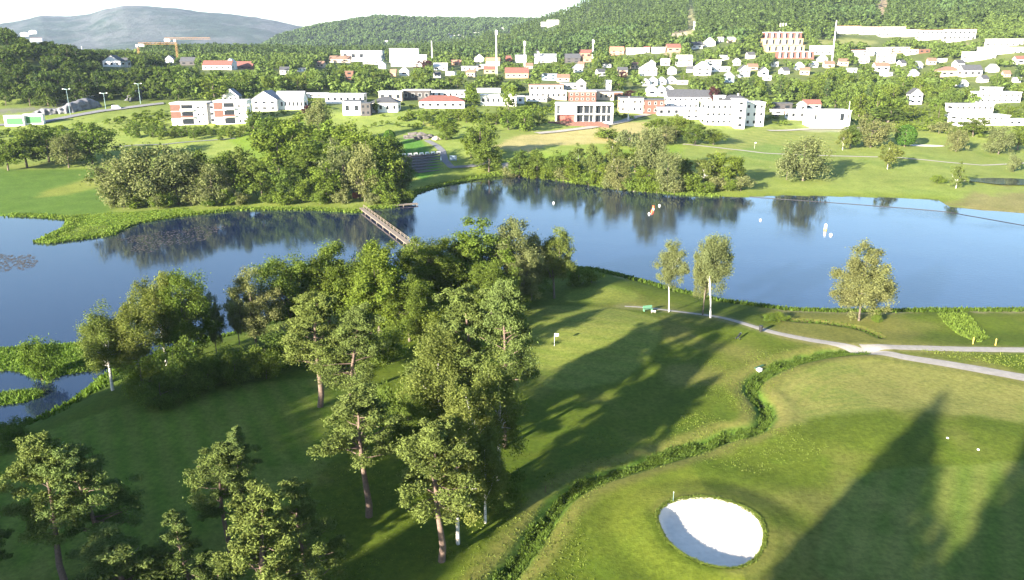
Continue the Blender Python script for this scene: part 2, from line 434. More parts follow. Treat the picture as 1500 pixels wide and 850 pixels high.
    ph = np.sin((x * .83 + y * .55) / 1.15)
    layi(sstep(2, -2, q) * (.45 + .55 * sstep(-.3, .3, ph)), np.array([.23, .235, .075]))
    layi(sstep(2, -2, q) * .45 * sstep(.3, -.3, ph), np.array([.13, .18, .04]))
    layi(sstep(1, -1, sdf(FAR_GREEN, x, y)) * .8, np.array([.14, .20, .05]))
    layi(sstep(2, -2, sdf(W([(590, 206), (612, 205), (645, 234), (620, 242), (590, 236)], 7), x, y)), np.array([.075, .17, .03]))
    layi(sstep(2, -2, sdf(W([(335, 210), (400, 196), (470, 196), (470, 230), (380, 238)], 5), x, y)), np.array([.15, .21, .03]))
    layi(sstep(2, -3, sdf(W([(720, 212), (760, 200), (830, 192), (950, 182), (1010, 190), (960, 206), (860, 214), (780, 216)], 9), x, y) + g1 * 12) * .9, np.array([.40, .32, .17]))
    layi(sstep(2, -2, sdf(W([(760, 232), (800, 218), (900, 213), (1000, 212), (1000, 222), (900, 226), (800, 236)], 6), x, y)) * .8, np.array([.17, .24, .035]))
    layi(sstep(2, -3, sdf(W([(1385, 296), (1440, 272), (1560, 268), (1700, 300), (1600, 320), (1450, 308)], 1), x, y) + g1 * 10) * .75 * sstep(-.1, .12, g1 + g2), np.array([.19, .15, .085]))
    # road embankment and gravel on the left
    # ---- village and woods
    wv = sstep(440, 520, Y)
    lay(wv * .9, forest)
    lay(wv * sstep(.05, .15, f1 + .5 * f2) * sstep(900, 500, Y) * .7, meadow * .8)
    # hills
    wh = sstep(800, 1000, Y)
    lay(wh, np.array([.055, .085, .03]))
    hn = fbm(X / 120, Y / 120, 5)
    lay(wh * sstep(.02, .2, hn) * sstep(2200, 1200, Y) * .6, np.array([.09, .105, .04]))
    wm = sstep(3400, 4200, Y)
    rock = fbm(X / 300, Y / 300, 6) + .5 * fbm(X / 90, Y / 90, 4)
    lay(wm, np.array([.024, .042, .030]))
    lay(wm * sstep(-.05, .2, rock) * .7, np.array([.10, .10, .105]))
    # rock faces of the road cut, bare clearings on the hill
    gx, gy = PX_IDX(X, Y, Z)
    cut = sstep(9, 4, pdist(CUT, X, Y) + f1 * 8) * (Y > 420) * (Y < 560)
    lay(cut * sstep(-.16, .0, f3 + f1 * .6 + .06), np.array([.13, .13, .12]))
    for (px, py, sx, sy, col, am) in ((1000, 58, 22, 14, (.40, .33, .26), .85), (1012, 40, 7, 30, (.26, .25, .13), .8), (1292, 12, 9, 22, (.33, .25, .17), .75), (985, 78, 12, 7, (.45, .33, .25), .7), (1370, 28, 45, 7, (.22, .23, .07), .8),
                                      (1240, 62, 50, 5, (.24, .25, .09), .7), (1390, 66, 30, 6, (.35, .29, .2), .6), (1145, 140, 12, 5, (.40, .34, .22), .7), (1225, 190, 60, 4, (.34, .31, .27), .7), (650, 183, 30, 5, (.26, .25, .08), .7)):
        q = ((gx - px) / sx) ** 2 + ((gy - py) / sy) ** 2
        lay(sstep(1.15, .6, q + f1 * .8) * am * (Y > 300), np.array(col))
    c = c * np.array([.93, 1.0, .82])[None] * (Y < 600)[:, None] + c * (Y >= 600)[:, None]
    return c * (1 + .22 * f3[:, None] + .12 * f1[:, None])
def PX_IDX(X, Y, Z):
    d = np.maximum(Y * CP - (Z - CH) * SP, 1)
    return CX + F * X / d, CY - F * (Y * SP + (Z - CH) * CP) / d

r = [0.5, 8.0, 16.0, 25.0]
while r[-1] < 7600:
    q = r[-1]
    if q < 340: dr = max(.12, (q * q + 2500) / 50 * rad(.1))
    elif q < 800: dr = 4.0
    elif q < 1500: dr = 11.0
    elif q < 3000: dr = 26.0
    else: dr = 70.0
    r.append(q + dr)
r = np.array(r)
az = np.concatenate([np.arange(-52, 52.001, .12), np.arange(55, 306, 4.0)])
az = np.radians(az)
RR, AA = np.meshgrid(r, az, indexing='ij')
GX = (RR * np.sin(AA)).ravel(); GY = (RR * np.cos(AA)).ravel()
GZ = np.empty_like(GX)
for i in range(0, len(GX), 120000): GZ[i:i + 120000] = H(GX[i:i + 120000], GY[i:i + 120000])
GC = np.empty((len(GX), 3))
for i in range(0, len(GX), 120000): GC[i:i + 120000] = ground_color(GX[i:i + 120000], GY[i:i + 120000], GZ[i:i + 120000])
nr_, na_ = RR.shape

m_ground, nt, out = newmat('ground_cover')
b = nt.nodes.new('ShaderNodeBsdfPrincipled'); b.inputs['Roughness'].default_value = .95; b.inputs['Specular IOR Level'].default_value = .1
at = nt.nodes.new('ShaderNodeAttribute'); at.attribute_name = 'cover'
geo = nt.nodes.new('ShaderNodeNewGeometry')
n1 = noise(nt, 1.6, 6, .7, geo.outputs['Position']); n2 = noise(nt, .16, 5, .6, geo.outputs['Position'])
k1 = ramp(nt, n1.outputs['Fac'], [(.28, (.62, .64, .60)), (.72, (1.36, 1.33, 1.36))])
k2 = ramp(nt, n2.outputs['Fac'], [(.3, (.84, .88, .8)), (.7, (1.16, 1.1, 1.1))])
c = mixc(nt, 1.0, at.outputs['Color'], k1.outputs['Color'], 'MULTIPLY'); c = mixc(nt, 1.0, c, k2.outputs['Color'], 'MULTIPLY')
nt.links.new(c, b.inputs['Base Color'])
bp = nt.nodes.new('ShaderNodeBump'); bp.inputs['Strength'].default_value = .45; bp.inputs['Distance'].default_value = .12
n3 = noise(nt, 3.5, 4, .65, geo.outputs['Position'])
nt.links.new(n3.outputs['Fac'], bp.inputs['Height']); nt.links.new(bp.outputs['Normal'], b.inputs['Normal'])
nt.links.new(b.outputs['BSDF'], out.inputs['Surface'])

# the bare mountain: heath and rock in patches of every size
m_mount, nt, out = newmat('mountain_cover')
b = nt.nodes.new('ShaderNodeBsdfPrincipled'); b.inputs['Roughness'].default_value = .95; b.inputs['Specular IOR Level'].default_value = .1
at = nt.nodes.new('ShaderNodeAttribute'); at.attribute_name = 'cover'
geo = nt.nodes.new('ShaderNodeNewGeometry')
n1 = noise(nt, .012, 9, .68, geo.outputs['Position']); n2 = noise(nt, .003, 6, .6, geo.outputs['Position'])
k1 = ramp(nt, n1.outputs['Fac'], [(.36, (.55, .6, .55)), (.64, (1.4, 1.4, 1.4))])
c = mixc(nt, 1.0, at.outputs['Color'], k1.outputs['Color'], 'MULTIPLY')
r2 = ramp(nt, n2.outputs['Fac'], [(.50, (0, 0, 0)), (.60, (.8, .8, .8))])
c = mixc(nt, r2.outputs['Color'], c, mixc(nt, n1.outputs['Fac'], (.024, .044, .032), (.11, .108, .115)))
nt.links.new(c, b.inputs['Base Color'])
bp = nt.nodes.new('ShaderNodeBump'); bp.inputs['Strength'].default_value = .9; bp.inputs['Distance'].default_value = 25
nt.links.new(n1.outputs['Fac'], bp.inputs['Height']); nt.links.new(bp.outputs['Normal'], b.inputs['Normal'])
nt.links.new(b.outputs['BSDF'], out.inputs['Surface'])

def sheet(name, i0, i1, label=None):
    idx = np.arange(i0 * na_, i1 * na_)
    V = np.stack([GX[idx], GY[idx], GZ[idx]], 1)
    nrow = i1 - i0
    a = np.arange(na_); an = (a + 1) % na_
    rows = np.arange(nrow - 1)[:, None] * na_
    Q = np.stack([rows + a[None], rows + na_ + a[None], rows + na_ + an[None], rows + an[None]], -1).reshape(-1, 4)
    Q = Q[:, ::-1]
    colr = np.concatenate([GC[idx], np.ones((len(idx), 1))], 1)
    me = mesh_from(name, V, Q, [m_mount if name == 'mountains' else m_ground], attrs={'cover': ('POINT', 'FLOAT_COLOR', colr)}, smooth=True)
    o = link(name, me); tag(o, kind='structure')
    return o
i1 = int(np.searchsorted(r, 760)); i2 = int(np.searchsorted(r, 3600))
sheet('ground', 0, i1 + 1); sheet('hills', i1, i2 + 1); sheet('mountains', i2, nr_)

# ------------------------------------------------------------------ lake
m_water, nt, out = newmat('lake_water')
b = nt.nodes.new('ShaderNodeBsdfPrincipled'); b.inputs['Base Color'].default_value = (.008, .016, .042, 1); b.inputs['Roughness'].default_value = .06; b.inputs['IOR'].default_value = 1.6
geo = nt.nodes.new('ShaderNodeNewGeometry')
mp = nt.nodes.new('ShaderNodeMapping'); mp.inputs['Scale'].default_value = (.55, 1.0, 1); nt.links.new(geo.outputs['Position'], mp.inputs['Vector'])
n1 = noise(nt, 1.3, 4, .55, mp.outputs['Vector']); n2 = noise(nt, .05, 3, .5, geo.outputs['Position'])
mul = nt.nodes.new('ShaderNodeMath'); mul.operation = 'MULTIPLY'; nt.links.new(n1.outputs['Fac'], mul.inputs[0])
rr = ramp(nt, n2.outputs['Fac'], [(.38, (.25, .25, .25)), (.6, (1, 1, 1))])
ca = nt.nodes.new('ShaderNodeAttribute'); ca.attribute_name = 'ripple'
m2 = nt.nodes.new('ShaderNodeMath'); m2.operation = 'MULTIPLY'; nt.links.new(rr.outputs['Color'], m2.inputs[0]); nt.links.new(ca.outputs['Fac'], m2.inputs[1]); nt.links.new(m2.outputs[0], mul.inputs[1])
bp = nt.nodes.new('ShaderNodeBump'); bp.inputs['Strength'].default_value = .32; bp.inputs['Distance'].default_value = .10
nt.links.new(mul.outputs[0], bp.inputs['Height']); nt.links.new(bp.outputs['Normal'], b.inputs['Normal'])
nt.links.new(b.outputs['BSDF'], out.inputs['Surface'])
LK = [(-330, 60), (420, 60), (420, 345), (-330, 345)]
# the water sheet follows the shore a little way into the banks
LX, LY = np.meshgrid(np.arange(-330, 421, 3.0), np.arange(60, 346, 3.0), indexing='ij')
inn = sdf(LAKE, LX.ravel(), LY.ravel()).reshape(LX.shape) < 9
V = np.stack([LX.ravel(), LY.ravel(), np.zeros(LX.size)], 1)
ii, jj = np.nonzero(inn[:-1, :-1] | inn[1:, :-1] | inn[:-1, 1:] | inn[1:, 1:])
ny_ = LX.shape[1]
Q = np.stack([ii * ny_ + jj, (ii + 1) * ny_ + jj, (ii + 1) * ny_ + jj + 1, ii * ny_ + jj + 1], 1)
used, inv = np.unique(Q, return_inverse=True)
BOOM_POLY = W([(1098, 288), (1150, 292), (1250, 299), (1375, 309), (1420, 316), (1500, 330), (1620, 350), (1900, 350), (1900, 300), (1400, 270), (1098, 270)])
bs = sdf(BOOM_POLY, V[used][:, 0], V[used][:, 1])
rip = sstep(-2.0, 2.0, bs) * .95 + .05
rip = rip * (.3 + .7 * sstep(-75, 30, V[used][:, 0]))
o = link('lake', mesh_from('lake', V[used], inv.reshape(-1, 4), [m_water], attrs={'ripple': ('POINT', 'FLOAT', rip)})); tag(o, kind='structure')

# ------------------------------------------------------------------ sand of the bunker
m_sand = simple_mat('bunker_sand', (.67, .605, .53), .95, .09, 1.3, bump=1.0)
rings = 14; nb = len(BUNK)
V = [(BUNK_C[0], BUNK_C[1], 0)]
for k in range(1, rings + 1):
    f = k / rings * .995
    for (x, y) in BUNK: V.append((BUNK_C[0] + (x - BUNK_C[0]) * f, BUNK_C[1] + (y - BUNK_C[1]) * f, 0))
V = np.array(V)
zg = H(V[:, 0], V[:, 1])
V[:, 2] = zg + .05 + .04 * vnoise(V[:, 0] * 2, V[:, 1] * 2)
tri = []
for j in range(nb): tri.append((0, 1 + j, 1 + (j + 1) % nb, 1 + (j + 1) % nb))
Qs = []
for k in range(rings - 1):
    for j in range(nb):
        a = 1 + k * nb + j; b2 = 1 + k * nb + (j + 1) % nb
        Qs.append((a, a + nb, b2 + nb, b2))
me = bpy.data.meshes.new('sand_bunker')
me.from_pydata([tuple(v) for v in V], [], [t[:3] for t in tri] + Qs); me.materials.append(m_sand)
for p in me.polygons: p.use_smooth = True
tag(link('sand_bunker', me), 'oval white sand bunker in a raised grass mound', 'bunker', kind='structure')

# ------------------------------------------------------------------ paths
m_gravel = simple_mat('path_gravel', (.27, .25, .225), .95, .14, 1.2, bump=.6)
m_asph = simple_mat('path_asphalt', (.16, .16, .17), .9, .15, .8)
m_pave = simple_mat('pale_paving', (.34, .31, .27), .9, .1, .7)
def strip(name, line, width, mat, lift=.05, nx=5, kind='structure', step=.8):
    pts = [np.array(p, float) for p in line]
    out_ = []
    for a, b2 in zip(pts[:-1], pts[1:]):
        k = max(1, int(np.linalg.norm(b2 - a) / step))
        for i in range(k): out_.append(a + (b2 - a) * i / k)
    out_.append(pts[-1]); pts = np.array(out_)
    t = np.gradient(pts, axis=0); t /= np.linalg.norm(t, axis=1)[:, None] + 1e-9
    nrm = np.stack([-t[:, 1], t[:, 0]], 1)
    ws = width(np.linspace(0, 1, len(pts))) if callable(width) else np.full(len(pts), width)
    offs = np.linspace(-.5, .5, nx)
    jit = 1 + .12 * (vnoise(pts[:, 0] / 1.5, pts[:, 1] / 1.5) - .5)
    P = pts[:, None, :] + nrm[:, None, :] * (offs[None, :] * (ws * jit)[:, None])[..., None]
    X, Y = P[..., 0].ravel(), P[..., 1].ravel()
    Zc = H(X, Y).reshape(len(pts), nx)
    Z = Zc.max(axis=1, keepdims=True) * .3 + Zc * .7 + lift + .03 * (1 - (2 * offs[None]) ** 2)
    V = np.stack([X, Y, Z.ravel()], 1)
    i = np.arange(len(pts) - 1)[:, None] * nx + np.arange(nx - 1)[None]
    Q = np.stack([i, i + 1, i + nx + 1, i + nx], -1).reshape(-1, 4)
    o = link(name, mesh_from(name, V, Q, [mat], smooth=True)); tag(o, kind=kind)
    return o
strip('gravel_path', PATH_A, lambda t: np.interp(t, [0, .3, .55, .75, 1], [3.4, 3.2, 2.4, 1.5, .6]), m_gravel)
strip('gravel_path', PATH_B, 2.2, m_gravel, lift=.062)
strip('footpath', BEACH_PATH, 2.0, m_pave, lift=.12)
strip('footpath', [G(x, y)[:2] for x, y in ((625, 206), (640, 214), (648, 222), (652, 236), (662, 246), (690, 244), (720, 238))], 3.0, m_asph, lift=.15)
strip('footpath', [G(x, y)[:2] for x, y in ((165, 216), (200, 213), (240, 212), (280, 208), (320, 205), (345, 203))], 2.0, m_asph, lift=.15)
strip('road', [G(x, y)[:2] for x, y in ((786, 196), (820, 193), (860, 188), (890, 183), (915, 178), (930, 172), (950, 168))], 5.0, m_pave, lift=.25)
strip('road', [G(x, y)[:2] for x, y in ((-60, 188), (0, 184), (60, 180), (110, 170), (150, 163), (190, 158), (240, 152))], 7.0, m_asph, lift=.3)
strip('road', [G(x, y)[:2] for x, y in ((1125, 192), (1180, 190), (1250, 188), (1300, 186))], 4.5, m_pave, lift=.25)
# little marsh pool on the far shore
cx_, cy_, cz_ = G(1472, 267)
pool = [(cx_ + 13 * math.cos(t) * (1 + .2 * math.sin(3 * t)), cy_ + 8 * math.sin(t)) for t in np.linspace(0, 2 * math.pi, 24, endpoint=False)]
me = bpy.data.meshes.new('pool'); me.from_pydata([(x, y, cz_ + .35) for x, y in pool], [], [list(range(24))]); me.materials.append(m_water)
tag(link('pond', me), kind='structure')
# ------------------------------------------------------------------ plant materials
L_BROAD = leaf_mat('broadleaf_leaves', (.085, .115, .026), (.02, .012, 0))
L_BRIGHT = leaf_mat('fresh_leaves', (.095, .130, .026), (.015, .01, 0))
L_PINE = leaf_mat('pine_needles', (.088, .112, .036), (.008, .006, .0), trans=.15)
L_BIRCH = leaf_mat('birch_leaves', (.108, .128, .036), (.02, .012, .01))
L_WILLOW = leaf_mat('willow_leaves', (.125, .135, .060), (.02, .012, .01))
L_SPRUCE = leaf_mat('spruce_needles', (.040, .062, .024), (.005, .005, 0), trans=.12)
L_COPPER = leaf_mat('copper_leaves', (.055, .020, .028), (.0, .0, 0))
L_SHADED = leaf_mat('shade_toned_leaves', (.052, .076, .022), (.012, .008, 0))  # leaf green darkened to stand in for shade on the left hill
L_HEDGE = leaf_mat('hedge_leaves', (.06, .115, .020), (.01, .01, 0))
L_WOOD = leaf_mat('woodland_leaves', (.085, .118, .032), (.015, .01, 0), trans=.25)
L_WOODFAR = leaf_mat('distant_leaves', (.052, .082, .030), (.01, .008, 0), trans=.2)
B_PINE = simple_mat('pine_bark', (.145, .10, .078), .95, .3, 5, bump=.6)
B_DARK = simple_mat('dark_bark', (.115, .092, .072), .95, .3, 5, bump=.6)
def birch_bark():
    m, nt, out = newmat('birch_bark')
    b = nt.nodes.new('ShaderNodeBsdfPrincipled'); b.inputs['Roughness'].default_value = .8
    tc = nt.nodes.new('ShaderNodeTexCoord'); mp = nt.nodes.new('ShaderNodeMapping'); mp.inputs['Scale'].default_value = (1, 1, 5)
    nt.links.new(tc.outputs['Object'], mp.inputs['Vector'])
    n = noise(nt, 2.2, 4, .6, mp.outputs['Vector'])
    r = ramp(nt, n.outputs['Fac'], [(.36, (.10, .09, .08)), (.46, (.62, .59, .54))])
    nt.links.new(r.outputs['Color'], b.inputs['Base Color']); nt.links.new(b.outputs['BSDF'], out.inputs['Surface'])
    return m
B_BIRCH = birch_bark()

# ------------------------------------------------------------------ plant shapes
def tube(pts, rads, k=6):
    pts = np.asarray(pts, float); V = []; Q = []
    for i, p in enumerate(pts):
        t = pts[min(i + 1, len(pts) - 1)] - pts[max(i - 1, 0)]; t /= np.linalg.norm(t) + 1e-9
        a = np.cross(t, [0.31, .95, .05]); a /= np.linalg.norm(a) + 1e-9; b = np.cross(t, a)
        for j in range(k):
            th = 2 * math.pi * j / k
            V.append(p + rads[i] * (math.cos(th) * a + math.sin(th) * b))
    for i in range(len(pts) - 1):
        for j in range(k):
            Q.append((i * k + j, i * k + (j + 1) % k, (i + 1) * k + (j + 1) % k, (i + 1) * k + j))
    return np.array(V), np.array(Q)
def join(parts):
    V = []; Q = []; o = 0
    for v, q in parts:
        V.append(v); Q.append(q + o); o += len(v)
    return np.concatenate(V), np.concatenate(Q)

LEAFQ = [1.0, 1.0]
def leaves(rs, C, Rc, n, size, flat=.8, aspect=.6, up=.3, out=.5, tint=None, shell=.5, droop=0.0, tail=.3):
    """n leaf-sized faces in each clump (centres C, radii Rc)"""
    n = max(1, int(n * LEAFQ[0])); size = size * LEAFQ[1]
    k = len(C); tot = k * n
    d = rs.normal(size=(tot, 3)); d /= np.linalg.norm(d, axis=1)[:, None]
    ci = np.repeat(np.arange(k), n)
    rr = rs.rand(tot) ** shell * np.where(rs.rand(tot) < tail, rs.uniform(1.0, 1.75, tot), 1.0)
    off = d * rr[:, None] * Rc[ci][:, None]; off[:, 2] *= flat
    if droop: off[:, 2] -= droop * Rc[ci] * (off[:, 0] ** 2 + off[:, 1] ** 2) / (Rc[ci] ** 2)
    p = C[ci] + off
    nrm = d * out + rs.normal(size=(tot, 3)) * .6 + np.array([0, 0, up]); nrm /= np.linalg.norm(nrm, axis=1)[:, None]
    a = np.cross(nrm, rs.normal(size=(tot, 3))); a /= np.linalg.norm(a, axis=1)[:, None] + 1e-9
    b = np.cross(nrm, a)
    s = size * rs.uniform(.6, 1.35, tot)[:, None]
    V = np.stack([p + a * s, p + b * s * aspect + a * s * .15, p - a * s * .9, p - b * s * aspect], 1).reshape(-1, 3)
    Q = np.arange(tot * 4).reshape(-1, 4)
    ct = rs.uniform(.78, 1.22, k) if tint is None else tint
    tt = ct[ci] * rs.uniform(.8, 1.2, tot)
    return V, Q, tt

def limb(rs, a, b, r0, r1, sag=.1):
    a = np.array(a, float); b = np.array(b, float)
    m = (a + b) / 2 + rs.normal(size=3) * np.linalg.norm(b - a) * sag
    return tube([a, m, b], [r0, (r0 + r1) / 2, r1], 5)

def gen_broad(seed, h=12., rx=4.5, base=.22, ncl=60, n=110, leaf=.26, lump=.35, flat=.8, rc=(.2, .36), top=1.0, limbs=9, tr=.22, droop=0., shell=.5):
    rs = np.random.RandomState(seed)
    z0 = h * base; cz = (h + z0) / 2; rz = (h - z0) / 2
    ph = rs.rand(6) * 6.28
    C = []; Rc = []
    i = 0
    while len(C) < ncl:
        d = rs.normal(size=3); d /= np.linalg.norm(d)
        az_ = math.atan2(d[1], d[0])
        lum = 1 + lump * (.5 * math.sin(2 * az_ + ph[0] + 2 * d[2]) + .4 * math.sin(3 * az_ + ph[1] - 3 * d[2]) + .4 * math.sin(5 * d[2] + ph[2]))
        f = rs.uniform(.45, .92) * lum
        rr_ = rs.uniform(*rc) * rx
        w_ = 1 - .25 * max(0, d[2]) * (top > 1)
        p = np.array([d[0] * rx * f * w_, d[1] * rx * f * w_, cz + d[2] * rz * min(f, 1.0)])
        if p[2] - rr_ * .6 < z0 * .8: p[2] = z0 * .8 + rr_ * .6
        C.append(p); Rc.append(rr_)
    C = np.array(C); Rc = np.array(Rc)
    keep = rs.rand(ncl) > .06
    V, Q, t = leaves(rs, C[keep], Rc[keep], n, leaf, flat=flat, droop=droop, shell=shell)
    parts = []
    bend = rs.normal(size=2) * .03 * h
    tp = [(0, 0, -.5), (bend[0] * .3, bend[1] * .3, h * .2), (bend[0], bend[1], h * .5), (bend[0] * .6, bend[1] * .6, h * .82)]
    parts.append(tube(tp, [tr * 1.25, tr, tr * .7, tr * .25], 7))
    for j in rs.choice(ncl, limbs, replace=False):
        zz = rs.uniform(.25, .55) * h
        zz = min(zz, C[j][2] - .1)
        parts.append(limb(rs, (bend[0] * .6, bend[1] * .6, max(zz, .3)), C[j], tr * .45, tr * .1))
    TV, TQ = join(parts)
    return dict(V=V, Q=Q, t=t, TV=TV, TQ=TQ)

def gen_pine(seed, h=15., L=3.6, start=.42, nb=30, n=90, leaf=.24, lean=.03, tufts=3):
    rs = np.random.RandomState(seed)
    bend = rs.normal(size=(2,)) * lean * h
    def axis(t): return np.array([bend[0] * t * t + .25 * math.sin(5 * t + seed), bend[1] * t * t + .2 * math.cos(4 * t + seed), h * t])
    tr = .016 * h
    ts = np.linspace(0, .97, 9)
    pts = [axis(t) for t in ts]; pts[0] = np.array([0, 0, -.5])
    parts = [tube(pts, [tr * (1.25 - 1.1 * t) for t in ts], 7)]
    C = []; Rc = []; T_ = []
    for k in range(nb):
        t = start + (1 - start) * ((k + rs.rand()) / nb) ** .9
        s = (t - start) / (1 - start)
        prof = (.55 + .45 * math.sin(math.pi * min(1, s * 1.15 + .12))) * (1 - .72 * s ** 2.2)
        ll = L * prof * rs.uniform(.55, 1.2)
        a_ = rs.rand() * 6.28 if k % 2 else (k * 2.4)
        rise = rs.uniform(-.12, .25) + .5 * s
        d = np.array([math.cos(a_), math.sin(a_), rise])
        o = axis(min(t, .97))
        e = o + d * ll
        if ll > .8: parts.append(limb(rs, o, o + d * ll * .85, tr * .38 * (1.1 - s), tr * .1, .06))
        for j in range(tufts):
            q = (.5 + .5 * (j + 1) / tufts)
            r_ = rs.uniform(.15, .27) * L * (1.05 - .45 * s)
            c = o + d * ll * q + rs.normal(size=3) * .28 * L * np.array([.5, .5, .3])
            c[2] += .1 * L
            C.append(c); Rc.append(r_); T_.append(rs.uniform(.75, 1.25))
    for j in range(4):
        c = axis(1.0) + rs.normal(size=3) * np.array([.3, .3, .4]) * .14 * L; C.append(c - np.array([0, 0, .1 * L])); Rc.append(.15 * L); T_.append(1.1)
    C = np.array(C); Rc = np.array(Rc)
    V, Q, t = leaves(rs, C, Rc, n, leaf, flat=.62, aspect=.34, up=.15, out=.4, tint=np.array(T_), shell=.6, tail=.22)
    TV, TQ = join(parts)
    return dict(V=V, Q=Q, t=t, TV=TV, TQ=TQ)

def gen_spruce(seed, h=26., L=5.0, start=.06, nw=26, n=26, leaf=.4, per=9):
    rs = np.random.RandomState(seed)
    C = []; Rc = []
    for k in range(nw):
        t = start + (1 - start) * k / nw
        ll = L * (1 - t) ** .85 * rs.uniform(.85, 1.1) + .25
        m = max(3, int(per * (1 - t) + 3))
        for j in range(m):
            a_ = 6.28 * (j + rs.rand() * .6) / m
            for q in (.45, .85):
                C.append((math.cos(a_) * ll * q, math.sin(a_) * ll * q, h * t - .22 * ll * q + rs.normal() * .2)); Rc.append(.24 * ll + .25)
    C = np.array(C); Rc = np.array(Rc)
    V, Q, t = leaves(rs, C, Rc, n, leaf, flat=.5, aspect=.45, droop=.3)
    TV, TQ = tube([(0, 0, -.5), (0, 0, h * .5), (0, 0, h * .97)], [.018 * h, .011 * h, .002 * h], 6)
    return dict(V=V, Q=Q, t=t, TV=TV, TQ=TQ)

def gen_low(seed, h=10., rx=4.2, n=140, leaf=1.0, base=.1, cone=False, lump=.4, ncl=16):
    rs = np.random.RandomState(seed)
    if cone:
        t = rs.rand(ncl) ** .8; a_ = rs.rand(ncl) * 6.28; rr_ = rx * (1 - t) * .75
        C = np.stack([np.cos(a_) * rr_, np.sin(a_) * rr_, h * (.08 + .86 * t)], 1); Rc = rx * (.45 * (1 - t) + .15)
    else:
        d = rs.normal(size=(ncl, 3)); d /= np.linalg.norm(d, axis=1)[:, None]
        d[:, 2] = np.where(d[:, 2] < -.5, -d[:, 2], d[:, 2])
        f = rs.uniform(.4, .8, ncl)
        C = d * f[:, None] * np.array([rx, rx, h * (1 - base) / 2]) + np.array([0, 0, h * (1 + base) / 2]); Rc = rx * rs.uniform(.25, .45, ncl)
    V, Q, t = leaves(rs, C, Rc, max(1, n // ncl), leaf, flat=.85, up=.2, out=.9, shell=.4)
    return dict(V=V, Q=Q, t=t, TV=None, TQ=None, h=h)

class Kind:
    def __init__(s, name, gens, leafm, barkm, split=True):
        s.v = []
        for g in gens:
            V = g['V']; top = np.percentile(V[:, 2], 99.5); wid = 2 * np.percentile(np.hypot(V[:, 0], V[:, 1]), 94)
            if split:
                cm = mesh_from('crown', V, g['Q'], [leafm], attrs={'tint': ('FACE', 'FLOAT', g['t'])})
                tm = mesh_from('trunk', g['TV'], g['TQ'], [barkm], smooth=True)
                s.v.append((top, wid, cm, tm))
            else:
                if g['TV'] is not None:
                    VV, QQ = join([(V, g['Q']), (g['TV'], g['TQ'])]); mi = np.r_[np.zeros(len(g['Q'])), np.ones(len(g['TQ']))]; tt = np.r_[g['t'], np.ones(len(g['TQ']))]
                    me = mesh_from('tree', VV, QQ, [leafm, barkm], mi, {'tint': ('FACE', 'FLOAT', tt)})
                else: me = mesh_from('tree', V, g['Q'], [leafm], attrs={'tint': ('FACE', 'FLOAT', g['t'])})
                s.v.append((top, wid, me, None))
        s.name = name; s.split = split
TREE_COUNT = [0]
PLACED = []    # x, y, radius, height of all placed trees
def plant(kind, x, y, z, h, wd, label=None, group=None, var=None, rot=None, cat=None, name=None):
    i = TREE_COUNT[0]; TREE_COUNT[0] += 1
    top, wid, a, b = kind.v[(i if var is None else var) % len(kind.v)]
    sz = h / top; sx = wd / wid
    rot = random.uniform(0, 6.28) if rot is None else rot
    nm = name or kind.name
    if kind.split:
        o = link(nm, None, None, (x, y, z), rot); o.scale = (sx, sx, sz); o.empty_display_size = .5
        k = sx / sz
        link('crown', a, o); link('trunk', b, o)
    else:
        o = link(nm, a, None, (x, y, z), rot); o.scale = (sx, sx, sz)
    tag(o, label, cat or ('shrub' if 'shrub' in nm or 'bush' in nm else 'hedge' if 'hedge' in nm else 'tree'), group)
    PLACED.append((x, y, wd / 2, h))
    return o
def tree(kind, px, pyb, pyt, wpx, label=None, group=None, **kw):
    """base at the ground seen at (px, pyb), top at row pyt, crown wpx wide in the photograph"""
    x, y, z = G(px, pyb)
    h = max(.6, zat(pyt, y) - z)
    d = y * CP - (z + h * .5 - CH) * SP
    return plant(kind, x, y, z - .1, h, wpx / F * d, label, group, **kw)

LEAFQ[:] = [3.2, .55]
PINE = Kind('pine_tree', [gen_pine(s, nb=b, L=l, start=st) for s, b, l, st in ((1, 42, 3.6, .34), (2, 36, 3.4, .42), (3, 44, 3.9, .32), (4, 34, 3.2, .44), (5, 44, 3.4, .26))], L_PINE, B_PINE)
PINEB = Kind('pine_tree', [gen_pine(s, nb=46, L=3.2, start=.1) for s in (21, 22, 23)], L_PINE, B_PINE)
BIRCH = Kind('birch_tree', [gen_broad(s, 13, 2.9, .2, 120, 80, .17, .32, 1.25, (.16, .30), 2, 12, .15, .25) for s in (31, 32, 33, 34)], L_BIRCH, B_BIRCH)
BROAD = Kind('broadleaf_tree', [gen_broad(s, 13, 4.2, .15, 110, 95, .21, .4, .85, (.16, .30), 1, 12, .2) for s in (41, 42, 43, 44)], L_BROAD, B_DARK)
MAPLE = Kind('broadleaf_tree', [gen_broad(s, 13, 4.2, .1, 90, 100, .25, .4, .7, (.16, .28), 1, 12, .2) for s in (45, 46)], L_BRIGHT, B_DARK)
ASPEN = Kind('aspen_tree', [gen_broad(s, 11, 2.6, .34, 90, 110, .15, .45, .9, (.2, .34), 1, 3, .10) for s in (51, 52, 53)], L_WILLOW, B_BIRCH)
ALDER = Kind('alder_tree', [gen_broad(s, 11, 3.2, .12, 120, 80, .17, .4, 1., (.14, .26), 1, 16, .14) for s in (54, 55)], L_WILLOW, B_DARK)
BANKT = Kind('leafy_tree', [gen_broad(57, 11, 3.0, .03, 170, 80, .16, .35, 1.1, (.14, .26), 1, 5, .10)], L_WILLOW, B_DARK)
LONE = Kind('lone_tree', [gen_broad(58, 12, 3.0, .2, 130, 90, .18, .35, 1.1, (.16, .28), 1, 8, .16)], L_BIRCH, B_DARK)
